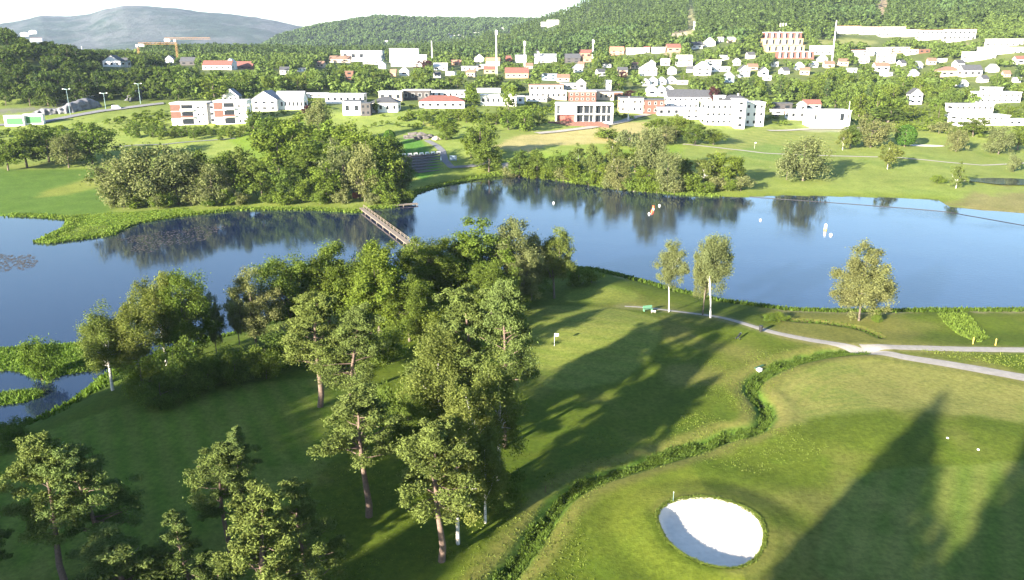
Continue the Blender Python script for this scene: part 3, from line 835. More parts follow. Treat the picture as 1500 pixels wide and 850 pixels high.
SHRUB = Kind('shrub', [gen_broad(s, 3, 1.8, .0, 36, 70, .13, .35, .9, (.2, .4), 1, 6, .05) for s in (61, 62, 63)], L_BRIGHT, B_DARK)
SHRUBD = Kind('shrub', [gen_broad(s, 3, 1.8, .0, 36, 70, .13, .35, .9, (.2, .4), 1, 6, .05) for s in (64, 65)], L_BROAD, B_DARK)
LEAFQ[:] = [2.4, .62]
M_BROAD = Kind('broadleaf_tree', [gen_broad(s, 12, 4.4, .06, 60, 42, .42, .42, .85, (.18, .34), 1, 6, .2) for s in (71, 72, 73, 74, 75)], L_BROAD, B_DARK)
M_BRIGHT = Kind('broadleaf_tree', [gen_broad(s, 12, 4.4, .06, 55, 42, .42, .42, .8, (.18, .34), 1, 6, .2) for s in (76, 77, 78)], L_BRIGHT, B_DARK)
M_WILLOW = Kind('willow_tree', [gen_broad(s, 12, 5, .03, 70, 44, .38, .36, 1.1, (.18, .32), 1, 6, .2, .25) for s in (81, 82, 83)], L_WILLOW, B_DARK)
M_BIRCH = Kind('birch_tree', [gen_broad(s, 12, 3.2, .06, 60, 36, .34, .36, 1.2, (.16, .32), 1, 8, .11) for s in (84, 85, 86)], L_BIRCH, B_BIRCH)
M_SHRUB = Kind('shrub', [gen_broad(s, 4, 2.6, .0, 28, 40, .3, .35, .85, (.24, .42), 1, 4, .06) for s in (91, 92, 93)], L_BRIGHT, B_DARK)
M_SHRUBP = Kind('shrub', [gen_broad(s, 4, 2.6, .0, 28, 40, .3, .35, .85, (.24, .42), 1, 4, .06) for s in (94, 95)], L_WILLOW, B_DARK)
def topiary(seed):
    LEAFQ[:] = [1, 1]
    g = gen_broad(seed, 8, 3.3, .0, 10, 10, .3); rs = np.random.RandomState(seed)
    k = 2600; d = rs.normal(size=(k, 3)); d /= np.linalg.norm(d, axis=1)[:, None]; d[:, 2] = np.where(d[:, 2] < -.85, -d[:, 2], d[:, 2])
    C = d * np.array([3.1, 3.1, 3.7]) * rs.uniform(.93, 1.0, (k, 1)) + np.array([0, 0, 3.9])
    V, Q, t = leaves(rs, C, np.full(k, .25), 1, .3, out=1.5)
    g.update(V=V, Q=Q, t=t); return g
M_ROUND = Kind('clipped_tree', [topiary(97)], L_HEDGE, B_DARK)
LEAFQ[:] = [1.2, .9]
M_CONIFER = Kind('conifer_tree', [gen_spruce(s, 14, 3, .05, 16, 14, .4, 6) for s in (98, 99)], L_SPRUCE, B_DARK)
LEAFQ[:] = [1.9, .7]
F_BROAD = Kind('village_tree', [gen_broad(s, 10, 4.2, .0, 26, 24, .62, .4, .85, (.24, .42), 1, 3, .2) for s in range(101, 107)], L_BROAD, B_DARK, False)
F_BRIGHT = Kind('village_tree', [gen_broad(s, 10, 4.2, .0, 26, 24, .62, .4, .85, (.24, .42), 1, 3, .2) for s in range(107, 111)], L_BRIGHT, B_DARK, False)
F_CONIFER = Kind('village_conifer', [gen_spruce(s, 13, 2.8, .02, 10, 10, .6, 5) for s in (111, 112)], L_SPRUCE, B_DARK, False)
F_SHADED = Kind('village_tree', [gen_broad(s, 10, 4.2, .0, 26, 24, .62, .4, .85, (.24, .42), 1, 3, .2) for s in range(114, 118)], L_SHADED, B_DARK, False)  # left hill trees, hill shade put into the leaf colour
F_COPPER = Kind('copper_beech', [gen_broad(113, 10, 4.4, .0, 26, 30, .6, .3, .85, (.24, .42), 1, 3, .2)], L_COPPER, B_DARK, False)

# ------------------------------------------------------------------ pines and birches in the foreground
t = tree
t(PINE, 95, 850, 640, 118, 'sunlit pine with a bare dark trunk at the left, in front of its dark twin', var=0)
t(PINE, 150, 838, 644, 120, 'dark shaded pine standing right behind the sunlit left pine', var=2)
t(PINE, 338, 812, 652, 88, 'dark pine on the shaded fairway with one lit tuft halfway up', var=1)
t(PINE, 366, 798, 628, 72, 'slim pine with lit tips at the top, behind the bushy pine', var=3)
t(PINEB, 184, 930, 780, 165, 'bushy pine top rising from the bottom edge at lower left', var=0)
t(PINEB, 283, 905, 748, 76, 'narrow young pine top at the bottom edge between two bushy pines', var=2)
t(PINEB, 396, 945, 718, 150, 'bushy sunlit pine cut by the bottom edge, broadest of the lower pines', var=1)
t(PINEB, 456, 900, 706, 108, 'dark bushy pine behind the broad sunlit one at the bottom edge', var=2)
t(PINEB, 236, 915, 802, 66, 'small dark pine between the lit lower bushy pine and the narrow young one', var=1)
t(PINEB, 326, 900, 806, 58, 'small dark pine under the trunk of the lit-tufted one', var=2)
t(PINE, -4, 872, 752, 62, 'dark pine cut off by the left picture edge', var=1)
t(PINE, 540, 756, 568, 124, 'pine with a long orange trunk and a bare side limb, left of the grove', var=3)
t(PINE, 646, 822, 622, 116, 'pine with a dark fissured trunk, standing nearest in the grove', var=1)
t(BIRCH, 671, 797, 600, 84, 'birch with a curved white trunk just behind the nearest pine', var=0)
t(BIRCH, 711, 766, 640, 62, 'small birch with a short white stem at the right foot of the grove', var=1)
t(PINE, 468, 596, 428, 106, 'tall pine with a pale orange trunk beside the shaded fairway', var=0)
t(PINE, 520, 612, 452, 96, 'pine with a crooked bent trunk between the two orange ones', var=2)
t(PINE, 684, 640, 418, 124, 'tallest pine in the grove, its pale trunk showing through the crown', var=4)
t(PINE, 740, 655, 405, 96, 'pine with a forked top and a dark right half at the edge of the green', var=2)
t(BIRCH, 648, 655, 478, 100, 'broad drooping birch in the middle of the grove', var=2)
t(BIRCH, 730, 706, 516, 84, 'pale birch in front of the dark pine by the green', var=3)
t(BIRCH, 688, 742, 562, 86, 'leafy birch low in the middle of the grove', var=1)
t(BROAD, 604, 690, 585, 60, 'dark leafy tree filling the shade behind the side-limbed pine', var=2)
t(SHRUBD, 575, 650, 560, 70, 'dark shrub in the shade left of the broad birch')
t(SHRUBD, 745, 742, 690, 50, 'dark low shrub on the right foot of the grove')
# lakeside row at left
t(BIRCH, 165, 572, 450, 74, 'slender birch with a leaning white trunk at the pond edge', var=3)
t(BIRCH, 206, 566, 442, 66, 'slender birch right of the leaning one by the pond', var=0)
t(BIRCH, 244, 535, 402, 66, 'tall birch of a pair rising over the lake shore at left', var=1)
t(BROAD, 282, 538, 398, 76, 'dark full tree next to the tall birch on the lake shore', var=0)
t(ALDER, 318, 522, 430, 30, 'thin bluish alder right of the dark full tree on the shore', var=0)
t(ALDER, 378, 518, 396, 74, 'round green tree standing alone over the water left of the dark row', var=1)
t(ALDER, 352, 510, 420, 30, 'thin alder leaning left of the round green shore tree', var=1)
t(SHRUB, 62, 558, 494, 52, 'bright green bush alone on the grassy islet')
t(SHRUBD, 215, 590, 530, 60, 'shaded bush behind the two slender birches')
t(SHRUBD, 262, 578, 506, 78, 'leafy green bush below the tall birch pair')  # darker leaf kind carries the shade on this bush
t(SHRUBD, 305, 570, 520, 74, 'dark bush on the fairway edge under the dark full tree')
t(SHRUBD, 345, 560, 510, 64, 'dark bush between the round shore tree and the fairway')
t(SHRUBD, 390, 555, 505, 66, 'dark bush at the right end of the fairway hedge')
t(SHRUBD, 420, 535, 485, 66, 'dark bush left of the tall orange-trunked pine')
t(SHRUBD, 240, 596, 555, 70, 'low dark bush on the near side of the fairway edge')
t(SHRUBD, 15, 652, 618, 60, 'dark low bush at the pond corner by the left picture edge')
# dark row along the near shore
t(BROAD, 430, 498, 376, 94, 'leftmost big tree of the dark row, olive crown over the water', var=1)
t(BROAD, 482, 488, 366, 98, 'shaded tree second in the dark row', var=2)
t(BROAD, 522, 482, 360, 92, 'shaded tree behind the bright maple in the dark row', var=0)
t(MAPLE, 556, 498, 356, 98, 'bright yellow-green maple in the middle of the dark row', var=0)
t(BROAD, 606, 468, 350, 92, 'dark tree at the near end of the footbridge', var=3)
t(BROAD, 648, 460, 352, 88, 'dark tree right of the one at the footbridge end', var=1)
t(MAPLE, 694, 450, 322, 106, 'tallest round-topped tree of the dark row', var=1)
t(ALDER, 750, 442, 322, 80, 'airy bluish tree at the right end of the dark row', var=0)
t(ALDER, 778, 440, 350, 54, 'thin airy tree just left of the lone round tree', var=1)
t(SHRUBD, 640, 500, 450, 80, 'dark undergrowth bush behind the tallest pine')
t(SHRUBD, 560, 535, 480, 80, 'dark undergrowth bush below the bright maple')
t(SHRUBD, 786, 430, 404, 44, 'dark bush at the lake edge left of the lone round tree')
t(SHRUBD, 735, 458, 412, 66, 'dark bush under the airy bluish tree')
t(LONE, 812, 437, 338, 54, 'lone round-crowned tree on the edge of the green by the lake', var=3, name='lone_tree')
t(BROAD, 600, 500, 404, 78, 'shaded lower tree right of the bright maple', var=3)
t(BROAD, 720, 474, 384, 80, 'shaded lower tree under the airy bluish one', var=2)
t(ALDER, 768, 456, 372, 54, 'dark thin tree at the right foot of the dark row', var=1)
t(SHRUBD, 846, 418, 392, 36, 'dark shrub on the bank right of the lone round tree')
t(SHRUB, 866, 414, 394, 30, 'light shrub on the bank right of the dark one')
# trees on the right part of the near shore
t(ASPEN, 980, 457, 354, 44, 'twin-stemmed aspen left of the white-trunked one', var=0)
t(ALDER, 1029, 462, 352, 40, 'thin dark-stemmed tree behind the white-trunked aspen', var=0)
t(ASPEN, 1041, 466, 346, 56, 'aspen with a bright white trunk on the lake bank', var=1)
t(BANKT, 1258, 470, 357, 84, 'solitary leafy tree on the lake bank at right, stems split at the ground')
t(SHRUB, 1127, 470, 458, 22, 'small shrub on the bank left of the ditch mouth')
t(SHRUB, 1143, 470, 457, 22, 'small pale shrub on the bank beside the path')
t(SHRUB, 1284, 472, 456, 16, 'small shrub right of the solitary bank tree')

# ------------------------------------------------------------------ trees on the far shore
g1 = 'trees and bushes on the far shore left of the footbridge'
for a in ((M_BROAD, 40, 246, 190, 62, 'left tree of the dark clump on the far left meadow'), (M_WILLOW, 101, 246, 196, 46, 'pale round tree in front of the dark clump on the far left meadow'), (M_BROAD, 72, 238, 186, 64, 'dark tree behind the pale round one on the far left meadow'),
          (M_BROAD, 136, 240, 180, 66, 'dark right tree of the clump on the far left meadow'), (M_BROAD, 12, 250, 205, 46, 'dark tree at the left picture edge on the far meadow'),
          (M_WILLOW, 182, 304, 222, 76, 'big pale willow at the left end of the far shore thicket'), (M_WILLOW, 222, 302, 214, 80, 'big pale willow second from the left end of the thicket'), (M_WILLOW, 262, 300, 216, 70, 'willow with a high crown in the far shore thicket'),
          (M_BROAD, 292, 296, 220, 60, 'olive tree right of the willows in the thicket'), (M_WILLOW, 312, 300, 238, 56, 'pale willow with a low crown facing the water'), (M_BROAD, 345, 292, 222, 56, 'dark green tree right of the low willow'),
          (M_BIRCH, 362, 290, 216, 44, 'pale birch beside the dark tree in the thicket'), (M_BROAD, 385, 294, 232, 56, 'dark leafy tree behind the shore strip'), (M_BRIGHT, 410, 268, 186, 62, 'tall green tree above the middle of the thicket'),
          (M_BROAD, 402, 240, 172, 56, 'tree at the upper left of the wooded knoll'), (M_BRIGHT, 440, 236, 168, 66, 'bright tree on top of the wooded knoll'), (M_WILLOW, 470, 218, 146, 44, 'grey-green tree rising beside the white modern house'),
          (M_BRIGHT, 488, 250, 178, 70, 'large bright maple on the knoll under the modern house'), (M_BRIGHT, 520, 262, 182, 72, 'large bright tree right of the maple on the knoll'), (M_BROAD, 455, 278, 210, 62, 'olive tree in the middle of the knoll'),
          (M_WILLOW, 505, 288, 208, 58, 'greyish tree below the bright maple'), (M_BROAD, 540, 270, 190, 62, 'dark tree on the right flank of the knoll'), (M_WILLOW, 535, 296, 212, 50, 'greyish tree above the red hut'),
          (M_BROAD, 572, 290, 222, 60, 'dark tree near the dock, right of the hut'), (M_BRIGHT, 560, 296, 238, 48, 'yellow-green tree in front, right of the red hut'), (M_BROAD, 590, 286, 226, 42, 'rightmost tree of the knoll, over the water'),
          (M_BRIGHT, 575, 250, 200, 40, 'small bright tree by the dark round bush'), (M_BRIGHT, 480, 296, 240, 50, 'green tree left of the hut by the shore'), (M_BROAD, 425, 296, 246, 44, 'dark tree behind the round golden bush'),
          (M_BROAD, 332, 268, 226, 40, 'dark tree behind the low willow'), (M_BROAD, 275, 284, 230, 60, 'shaded tree deep in the left thicket')):
    tree(a[0], a[1], a[2], a[3], a[4], a[5], g1)
tree(M_SHRUB, 443, 297, 263, 34, 'round golden-green bush on the far shore', name='round_bush', group=g1)
tree(M_SHRUB, 392, 298, 284, 22, 'small bright bush left of the round golden one', group=g1)
tree(M_SHRUBP, 500, 298, 276, 28, 'pale bush left of the red hut', group=g1)
tree(M_SHRUB, 232, 306, 284, 26, 'light bush at the waterline under the willows', group=g1)
for k, (px, py, wp, hp) in enumerate(((168, 304, 30, 26), (200, 305, 26, 18), (248, 304, 30, 22), (280, 302, 26, 20), (305, 303, 24, 16), (330, 301, 30, 24), (355, 300, 26, 18), (415, 300, 28, 20), (468, 300, 26, 20), (545, 300, 24, 18), (572, 300, 30, 22), (594, 296, 26, 20))):
    tree(M_SHRUB if k % 3 else M_SHRUBP, px, py, py - hp, wp, 'low bush at the foot of the far shore thicket left of the footbridge', 'low bushes under the left thicket')
for k, (px, py, wp, hp) in enumerate(((752, 262, 30, 24), (775, 263, 28, 22), (800, 264, 30, 22), (825, 267, 30, 24), (848, 270, 28, 22), (872, 272, 28, 20), (896, 277, 30, 22), (945, 282, 30, 22), (962, 284, 28, 22), (988, 285, 30, 22), (1032, 284, 26, 18), (1068, 280, 26, 20))):
    tree(M_SHRUB if k % 3 else M_SHRUBP, px, py, py - hp, wp, 'low bush at the waterline of the right thicket', 'low bushes under the right thicket')
tree(M_ROUND, 571, 214, 190, 18, 'dark domed bush above the practice ground', name='round_bush', group=g1)
g2 = 'trees and bushes on the far shore right of the practice terrace'
LAB2 = {}
for a in ((M_BRIGHT, 655, 205, 168, 34, 'bright tree above the dark stone garden'), (M_BROAD, 705, 240, 176, 44, 'tall tree left of the dry slope'), (M_BRIGHT, 690, 232, 196, 34, 'bright tree in front of the tall one left of the dry slope'),
          (M_BROAD, 716, 252, 208, 46, 'dark tree over the water left of the small beach'), (M_BROAD, 760, 262, 222, 40, 'dark tree at the left end of the right thicket'), (M_BROAD, 786, 262, 220, 44, 'rounded tree second in the right thicket'),
          (M_BROAD, 815, 264, 222, 44, 'dark rounded tree third in the right thicket'), (M_BRIGHT, 840, 268, 236, 34, 'low bright tree at the waterline'), (M_BIRCH, 868, 262, 212, 30, 'thin pale birch with a white stem'),
          (M_BIRCH, 846, 250, 210, 28, 'thin pale birch left of the white-stemmed one'), (M_BIRCH, 897, 258, 206, 34, 'thin tall birch on the shore slope'), (M_BRIGHT, 885, 272, 240, 36, 'yellow-green bush-like tree on the bank'),
          (M_WILLOW, 905, 278, 232, 42, 'pale willow leaning over the water'), (M_WILLOW, 950, 262, 186, 50, 'tall pale willow above the middle of the right thicket'), (M_BROAD, 930, 252, 216, 36, 'dark tree behind the pale willow'),
          (M_WILLOW, 978, 282, 222, 44, 'pale drooping willow near the waterline'), (M_BRIGHT, 945, 278, 246, 34, 'bright low tree between two pale willows'), (M_BROAD, 1000, 266, 232, 34, 'dark tree left of the green pair'),
          (M_BIRCH, 1030, 272, 226, 40, 'pale birch at the left of the green pair'), (M_BRIGHT, 1058, 272, 226, 44, 'green full tree with a long shadow on the fairway'), (M_BROAD, 1078, 270, 234, 30, 'dark right tree of the green pair'),
          (M_BROAD, 990, 206, 168, 44, 'dark tree below the long white block'), (M_BROAD, 1018, 212, 182, 40, 'dark tree casting shade on the striped fairway'), (M_BRIGHT, 962, 206, 174, 42, 'green tree below the grey roofed house'), (M_WILLOW, 975, 212, 184, 34, 'grey-green bush on the slope under the long white block'),
          (M_BROAD, 1045, 212, 190, 34, 'dark low tree at the edge of the striped fairway')):
    tree(a[0], a[1], a[2], a[3], a[4], a[5], g2)
for a in ((M_SHRUB, 1010, 280, 254, 36, 'green bush at the waterline below the pale birch'), (M_SHRUBP, 1052, 278, 258, 34, 'grey-green bush right of the waterline bush'), (M_SHRUBP, 1085, 280, 258, 36, 'pale silvery bush at the right end of the thicket'),
          (M_SHRUB, 862, 272, 254, 30, 'yellow-green bush with white blossom on the bank'), (M_SHRUB, 925, 280, 258, 30, 'yellow-green bush on the bank below the dark tree'), (M_SHRUBP, 920, 215, 190, 40, 'pale bush on the dry slope'), (M_SHRUB, 890, 204, 188, 40, 'green bush below the flagpole')):
    tree(a[0], a[1], a[2], a[3], a[4], a[5], g2)
g3 = 'single trees on the far right fairway'
for a in ((M_WILLOW, 1176, 265, 203, 70, 'large round willow alone on the far fairway'), (M_SHRUBP, 1152, 264, 222, 32, 'silvery bush leaning on the large round willow'), (M_BIRCH, 1300, 248, 208, 30, 'small pinkish tree with a pale stem on the far fairway'),
          (M_BIRCH, 1400, 276, 237, 26, 'slim pale tree in the marsh at right'), (M_SHRUB, 1372, 269, 256, 22, 'low green bush left of the slim marsh tree'), (M_WILLOW, 1275, 216, 170, 54, 'silvery willow left of the clipped dark tree'), (M_BROAD, 1245, 218, 184, 30, 'dark tree left of the silvery willow'),
          (M_BIRCH, 1234, 220, 190, 20, 'thin pale tree left of the dark one by the silvery willow'), (M_WILLOW, 1400, 222, 186, 34, 'greyish tree right of the far sand strip'), (M_WILLOW, 1462, 226, 186, 40, 'silvery tree near the right picture edge'), (M_SHRUBP, 1484, 252, 226, 22, 'small olive bush below the silvery right tree'),
          (M_BROAD, 1425, 200, 172, 40, 'green tree behind the greyish one at right'), (M_BROAD, 1490, 220, 190, 36, 'green tree at the right picture edge'), (M_SHRUBP, 1375, 196, 178, 30, 'greyish bush above the far sand strip')):
    tree(a[0], a[1], a[2], a[3], a[4], a[5], g3)
tree(M_ROUND, 1325, 215, 183, 29, 'clipped dark green round tree on the far fairway')
# ------------------------------------------------------------------ village materials
M_WHITE = simple_mat('white_render', (.74, .72, .69), .8, .05, .6)
M_CREAM = simple_mat('cream_render', (.50, .40, .29), .8, .06, .6)
M_PEACH = simple_mat('peach_render', (.36, .22, .14), .8, .06, .6)
M_YELLOW = simple_mat('yellow_render', (.42, .30, .15), .8, .06, .6)
M_REDW = simple_mat('red_boards', (.24, .075, .06), .8, .1, .6)
M_BROWNW = simple_mat('brown_boards', (.13, .062, .04), .8, .12, .6)
M_BRICK = simple_mat('red_brick', (.13, .062, .046), .85, .15, 1.5)
M_GREYW = simple_mat('grey_boards', (.30, .30, .31), .8, .08, .6)
M_DARKW = simple_mat('dark_boards', (.055, .05, .05), .8, .1, .6)
M_BLUEW = simple_mat('blue_grey_boards', (.25, .33, .40), .8, .08, .6)
M_RDARK = simple_mat('dark_slate_roof', (.06, .062, .07), .75, .2, 1.0)
M_RGREY = simple_mat('grey_slate_roof', (.20, .21, .235), .75, .15, 1.0)
M_RRED = simple_mat('red_tile_roof', (.17, .065, .05), .8, .15, 1.0)
M_RBROWN = simple_mat('brown_tile_roof', (.17, .10, .07), .8, .15, 1.0)
M_RPINK = simple_mat('pinkish_tile_roof', (.30, .15, .10), .8, .12, 1.0)
M_RWHITE = simple_mat('pale_felt_roof', (.55, .54, .53), .8, .08, 1.0)
M_ROOFS = dict(d=M_RDARK, g=M_RGREY, r=M_RRED, b=M_RBROWN, p=M_RPINK, w=M_RWHITE)
M_WALLS = dict(w=M_WHITE, c=M_CREAM, p=M_PEACH, y=M_YELLOW, r=M_REDW, b=M_BROWNW, k=M_BRICK, g=M_GREYW, d=M_DARKW, u=M_BLUEW)
M_GLASS, nt, out = newmat('window_glass')
b = nt.nodes.new('ShaderNodeBsdfPrincipled'); b.inputs['Base Color'].default_value = (.02, .024, .03, 1); b.inputs['Roughness'].default_value = .12
nt.links.new(b.outputs['BSDF'], out.inputs['Surface'])
M_STEEL = simple_mat('galvanised_steel', (.30, .42, .43), .5, .08, 2, .6)
M_WHITEP = simple_mat('white_paint', (.80, .79, .77), .6, .03, 2)
M_CRANE = simple_mat('orange_paint', (.40, .22, .10), .6, .06, 2)
M_WOOD = simple_mat('weathered_wood', (.19, .155, .125), .9, .2, 3)
M_STONE = simple_mat('terrace_stone', (.10, .088, .085), .9, .25, 1.2, bump=.5)  # dark terrace stone; on the garden boulders it stands in for tree shade
M_GREENP = simple_mat('green_panel', (.02, .14, .035), .6, .08, 1)
M_BLACK = simple_mat('black_plastic', (.02, .02, .022), .5, .1, 2)

class MB:
    """collects boxes and prisms into one mesh"""
    def __init__(s): s.V = []; s.F = []
    def poly(s, pts, faces):
        o = len(s.V); s.V += [tuple(p) for p in pts]; s.F += [tuple(i + o for i in f) for f in faces]; return s
    def box(s, x0, x1, y0, y1, z0, z1):
        return s.poly([(x0, y0, z0), (x1, y0, z0), (x1, y1, z0), (x0, y1, z0), (x0, y0, z1), (x1, y0, z1), (x1, y1, z1), (x0, y1, z1)],
                      [(0, 3, 2, 1), (4, 5, 6, 7), (0, 1, 5, 4), (1, 2, 6, 5), (2, 3, 7, 6), (3, 0, 4, 7)])
    def cyl(s, x, y, z0, z1, r0, r1=None, k=8):
        r1 = r0 if r1 is None else r1
        c = [(x + r0 * math.cos(6.2832 * i / k), y + r0 * math.sin(6.2832 * i / k), z0) for i in range(k)] + [(x + r1 * math.cos(6.2832 * i / k), y + r1 * math.sin(6.2832 * i / k), z1) for i in range(k)]
        return s.poly(c, [tuple(range(k))[::-1], tuple(range(k, 2 * k))] + [(i, (i + 1) % k, k + (i + 1) % k, k + i) for i in range(k)])
    def bar(s, a, b, r, k=5):
        v, q = tube([a, b], [r, r], k); return s.poly([tuple(p) for p in v], [tuple(f) for f in q] + [tuple(range(k))[::-1], tuple(range(k, 2 * k))])
    def gable(s, x0, x1, y0, y1, z0, h, axis, oh=.4, th=.25):
        """two roof slabs; axis 'x': ridge runs along x"""
        if axis == 'x':
            x0 -= oh; x1 += oh; ym = (y0 + y1) / 2; d = oh * h / (ym - y0)
            for sgn in (-1, 1):
                e = ym + sgn * (ym - y0 + oh)
                P = [(x0, e, z0 - d), (x1, e, z0 - d), (x1, ym, z0 + h), (x0, ym, z0 + h)]
                s.poly(P + [(p[0], p[1], p[2] + th) for p in P], [(0, 3, 2, 1), (4, 5, 6, 7), (0, 1, 5, 4), (1, 2, 6, 5), (2, 3, 7, 6), (3, 0, 4, 7)])
        else:
            y0 -= oh; y1 += oh; xm = (x0 + x1) / 2; d = oh * h / (xm - x0)
            for sgn in (-1, 1):
                e = xm + sgn * (xm - x0 + oh)
                P = [(e, y0, z0 - d), (e, y1, z0 - d), (xm, y1, z0 + h), (xm, y0, z0 + h)]
                s.poly(P + [(p[0], p[1], p[2] + th) for p in P], [(0, 3, 2, 1), (4, 5, 6, 7), (0, 1, 5, 4), (1, 2, 6, 5), (2, 3, 7, 6), (3, 0, 4, 7)])
        return s
    def hip(s, x0, x1, y0, y1, z0, h, oh=.5):
        x0 -= oh; x1 += oh; y0 -= oh; y1 += oh
        ins = min((y1 - y0), (x1 - x0)) * .48; ym = (y0 + y1) / 2
        P = [(x0, y0, z0), (x1, y0, z0), (x1, y1, z0), (x0, y1, z0), (x0 + ins, ym, z0 + h), (x1 - ins, ym, z0 + h)]
        P2 = [(x0, y0, z0 - .18), (x1, y0, z0 - .18), (x1, y1, z0 - .18), (x0, y1, z0 - .18)]
        return s.poly(P + P2, [(0, 1, 5, 4), (1, 2, 5), (2, 3, 4, 5), (3, 0, 4), (6, 9, 8, 7), (6, 7, 1, 0), (7, 8, 2, 1), (8, 9, 3, 2), (9, 6, 0, 3)])
    def build(s, name, mat, parent=None, loc=(0, 0, 0), rotz=0):
        me = bpy.data.meshes.new(name); me.from_pydata(s.V, [], s.F); me.materials.append(mat); me.update()
        return link(name, me, parent, loc, rotz)

HOUSES = []   # px boxes kept clear of scattered trees: x0, x1, y0, y1, distance, world x, y, radius
def root_at(name, px, py, label, cat, rot=0., group=None, dz=0.):
    x, y, z = G(px, py)
    o = link(name, None, None, (x, y, z + dz), rot); o.empty_display_size = 1
    tag(o, label, cat, group)
    return o, x, y, z
def windows(root, w, d, h, nx, ny, frac=.5, wh=.5, z0=0., front=True, sides=True, mat=None, frame=False, yoff=0.):
    """windows let into the facade: dark panes standing 3 cm proud, with pale frames on the large houses"""
    fh = h / ny
    def one(x0, x1, z0_, z1, side):
        m = MB()
        if side == 0: m.box(x0, x1, -d / 2 - .04 + yoff, -d / 2 + .1 + yoff, z0_, z1)
        else:
            sx = side * w / 2
            m.box(sx - .1 if side > 0 else sx - .04, sx + .04 if side > 0 else sx + .1, x0, x1, z0_, z1)
        wo = m.build('window', mat or M_GLASS, root)
        if frame and side == 0:
            f = MB(); t_ = .09; ya, yb = -d / 2 - .08 + yoff, -d / 2 + .02 + yoff
            f.box(x0 - t_, x1 + t_, ya, yb, z1, z1 + t_).box(x0 - t_, x1 + t_, ya, yb, z0_ - t_, z0_).box(x0 - t_, x0, ya, yb, z0_, z1).box(x1, x1 + t_, ya, yb, z0_, z1)
            f.build('frame', M_WHITEP, wo)
    for j in range(ny):
        zz = z0 + j * fh + fh * (1 - wh) * .55
        if front:
            for i in range(nx):
                cw = w / nx; xc = -w / 2 + (i + .5) * cw
                one(xc - cw * frac / 2, xc + cw * frac / 2, zz, zz + fh * wh, 0)
        if sides:
            for sd in (-1, 1):
                one(-d * .22, d * .22, zz, zz + fh * wh, sd)
def house(px, py, wpx, hpx, style, wall, roof, label, rot=0., nx=None, ny=None, dep=None, name='house', group=None, chim=False, roofh=None, win=True):
    """a house whose front stands at (px, py), wpx wide and hpx high to the eaves in the photograph"""
    x, y, z = G(px, py)
    dp = y * CP - (z - CH) * SP
    w = wpx / F * dp; h = max(2.2, hpx / F * dp * .98)
    d = dep or min(max(w * .65, 6), 11)
    cx, cyy = x, y + d / 2
    ro = rad(rot)
    o = link(name, None, None, (cx, cyy, z), ro); o.empty_display_size = 1
    tag(o, label, 'house' if name == 'house' else name.replace('_', ' '), group)
    mb = MB(); rm = MB()
    if style == 'x':
        rh = roofh or min(d * .38, 4)
        mb.poly([(-w/2, -d/2, -4), (w/2, -d/2, -4), (w/2, d/2, -4), (-w/2, d/2, -4), (-w/2, -d/2, h), (w/2, -d/2, h), (w/2, d/2, h), (-w/2, d/2, h), (-w/2, 0, h + rh - .02), (w/2, 0, h + rh - .02)],
                [(0, 3, 2, 1), (0, 1, 5, 4), (2, 3, 7, 6), (1, 2, 6, 9, 5), (3, 0, 4, 8, 7), (4, 5, 9, 8), (6, 7, 8, 9)])
        rm.gable(-w/2, w/2, -d/2, d/2, h + .02, rh, 'x')
    elif style == 'y':
        rh = roofh or min(w * .42, 4.5)
        mb.poly([(-w/2, -d/2, -4), (w/2, -d/2, -4), (w/2, d/2, -4), (-w/2, d/2, -4), (-w/2, -d/2, h), (w/2, -d/2, h), (w/2, d/2, h), (-w/2, d/2, h), (0, -d/2, h + rh - .02), (0, d/2, h + rh - .02)],
                [(0, 3, 2, 1), (1, 2, 6, 5), (3, 0, 4, 7), (0, 1, 5, 8, 4), (2, 3, 7, 9, 6), (5, 6, 9, 8), (4, 8, 9, 7)])
        rm.gable(-w/2, w/2, -d/2, d/2, h + .02, rh, 'y')
    elif style == 'h':
        rh = roofh or min(d * .3, 3)
        mb.box(-w/2, w/2, -d/2, d/2, -4, h); rm.hip(-w/2, w/2, -d/2, d/2, h + .2, rh)
    else:
        rh = .5
        mb.box(-w/2, w/2, -d/2, d/2, -4, h); rm.box(-w/2 - .35, w/2 + .35, -d/2 - .45, d/2 + .35, h + .003, h + .42)
    mb.build('wall', M_WALLS[wall], o); r_ = rm.build('roof', M_ROOFS[roof], o)
    if chim: MB().box(w * .12, w * .12 + .9, -.45, .45, h, h + rh + 1.1).build('chimney', M_WHITE, r_)
    if win:
        nx = nx or max(1, int(wpx / 8)); ny = ny or max(1, int(round(h / 3.2)))
        windows(o, w, d, h, nx, ny, random.uniform(.32, .48), .38, sides=wpx > 14, frame=wpx > 30)
    p = proj(cx, cyy, z + h)
    HOUSES.append((px - wpx * .55, px + wpx * .55, py - hpx - 3, py + 1, y, cx, cyy, max(w, d) * .62))
    return o, w, d, h

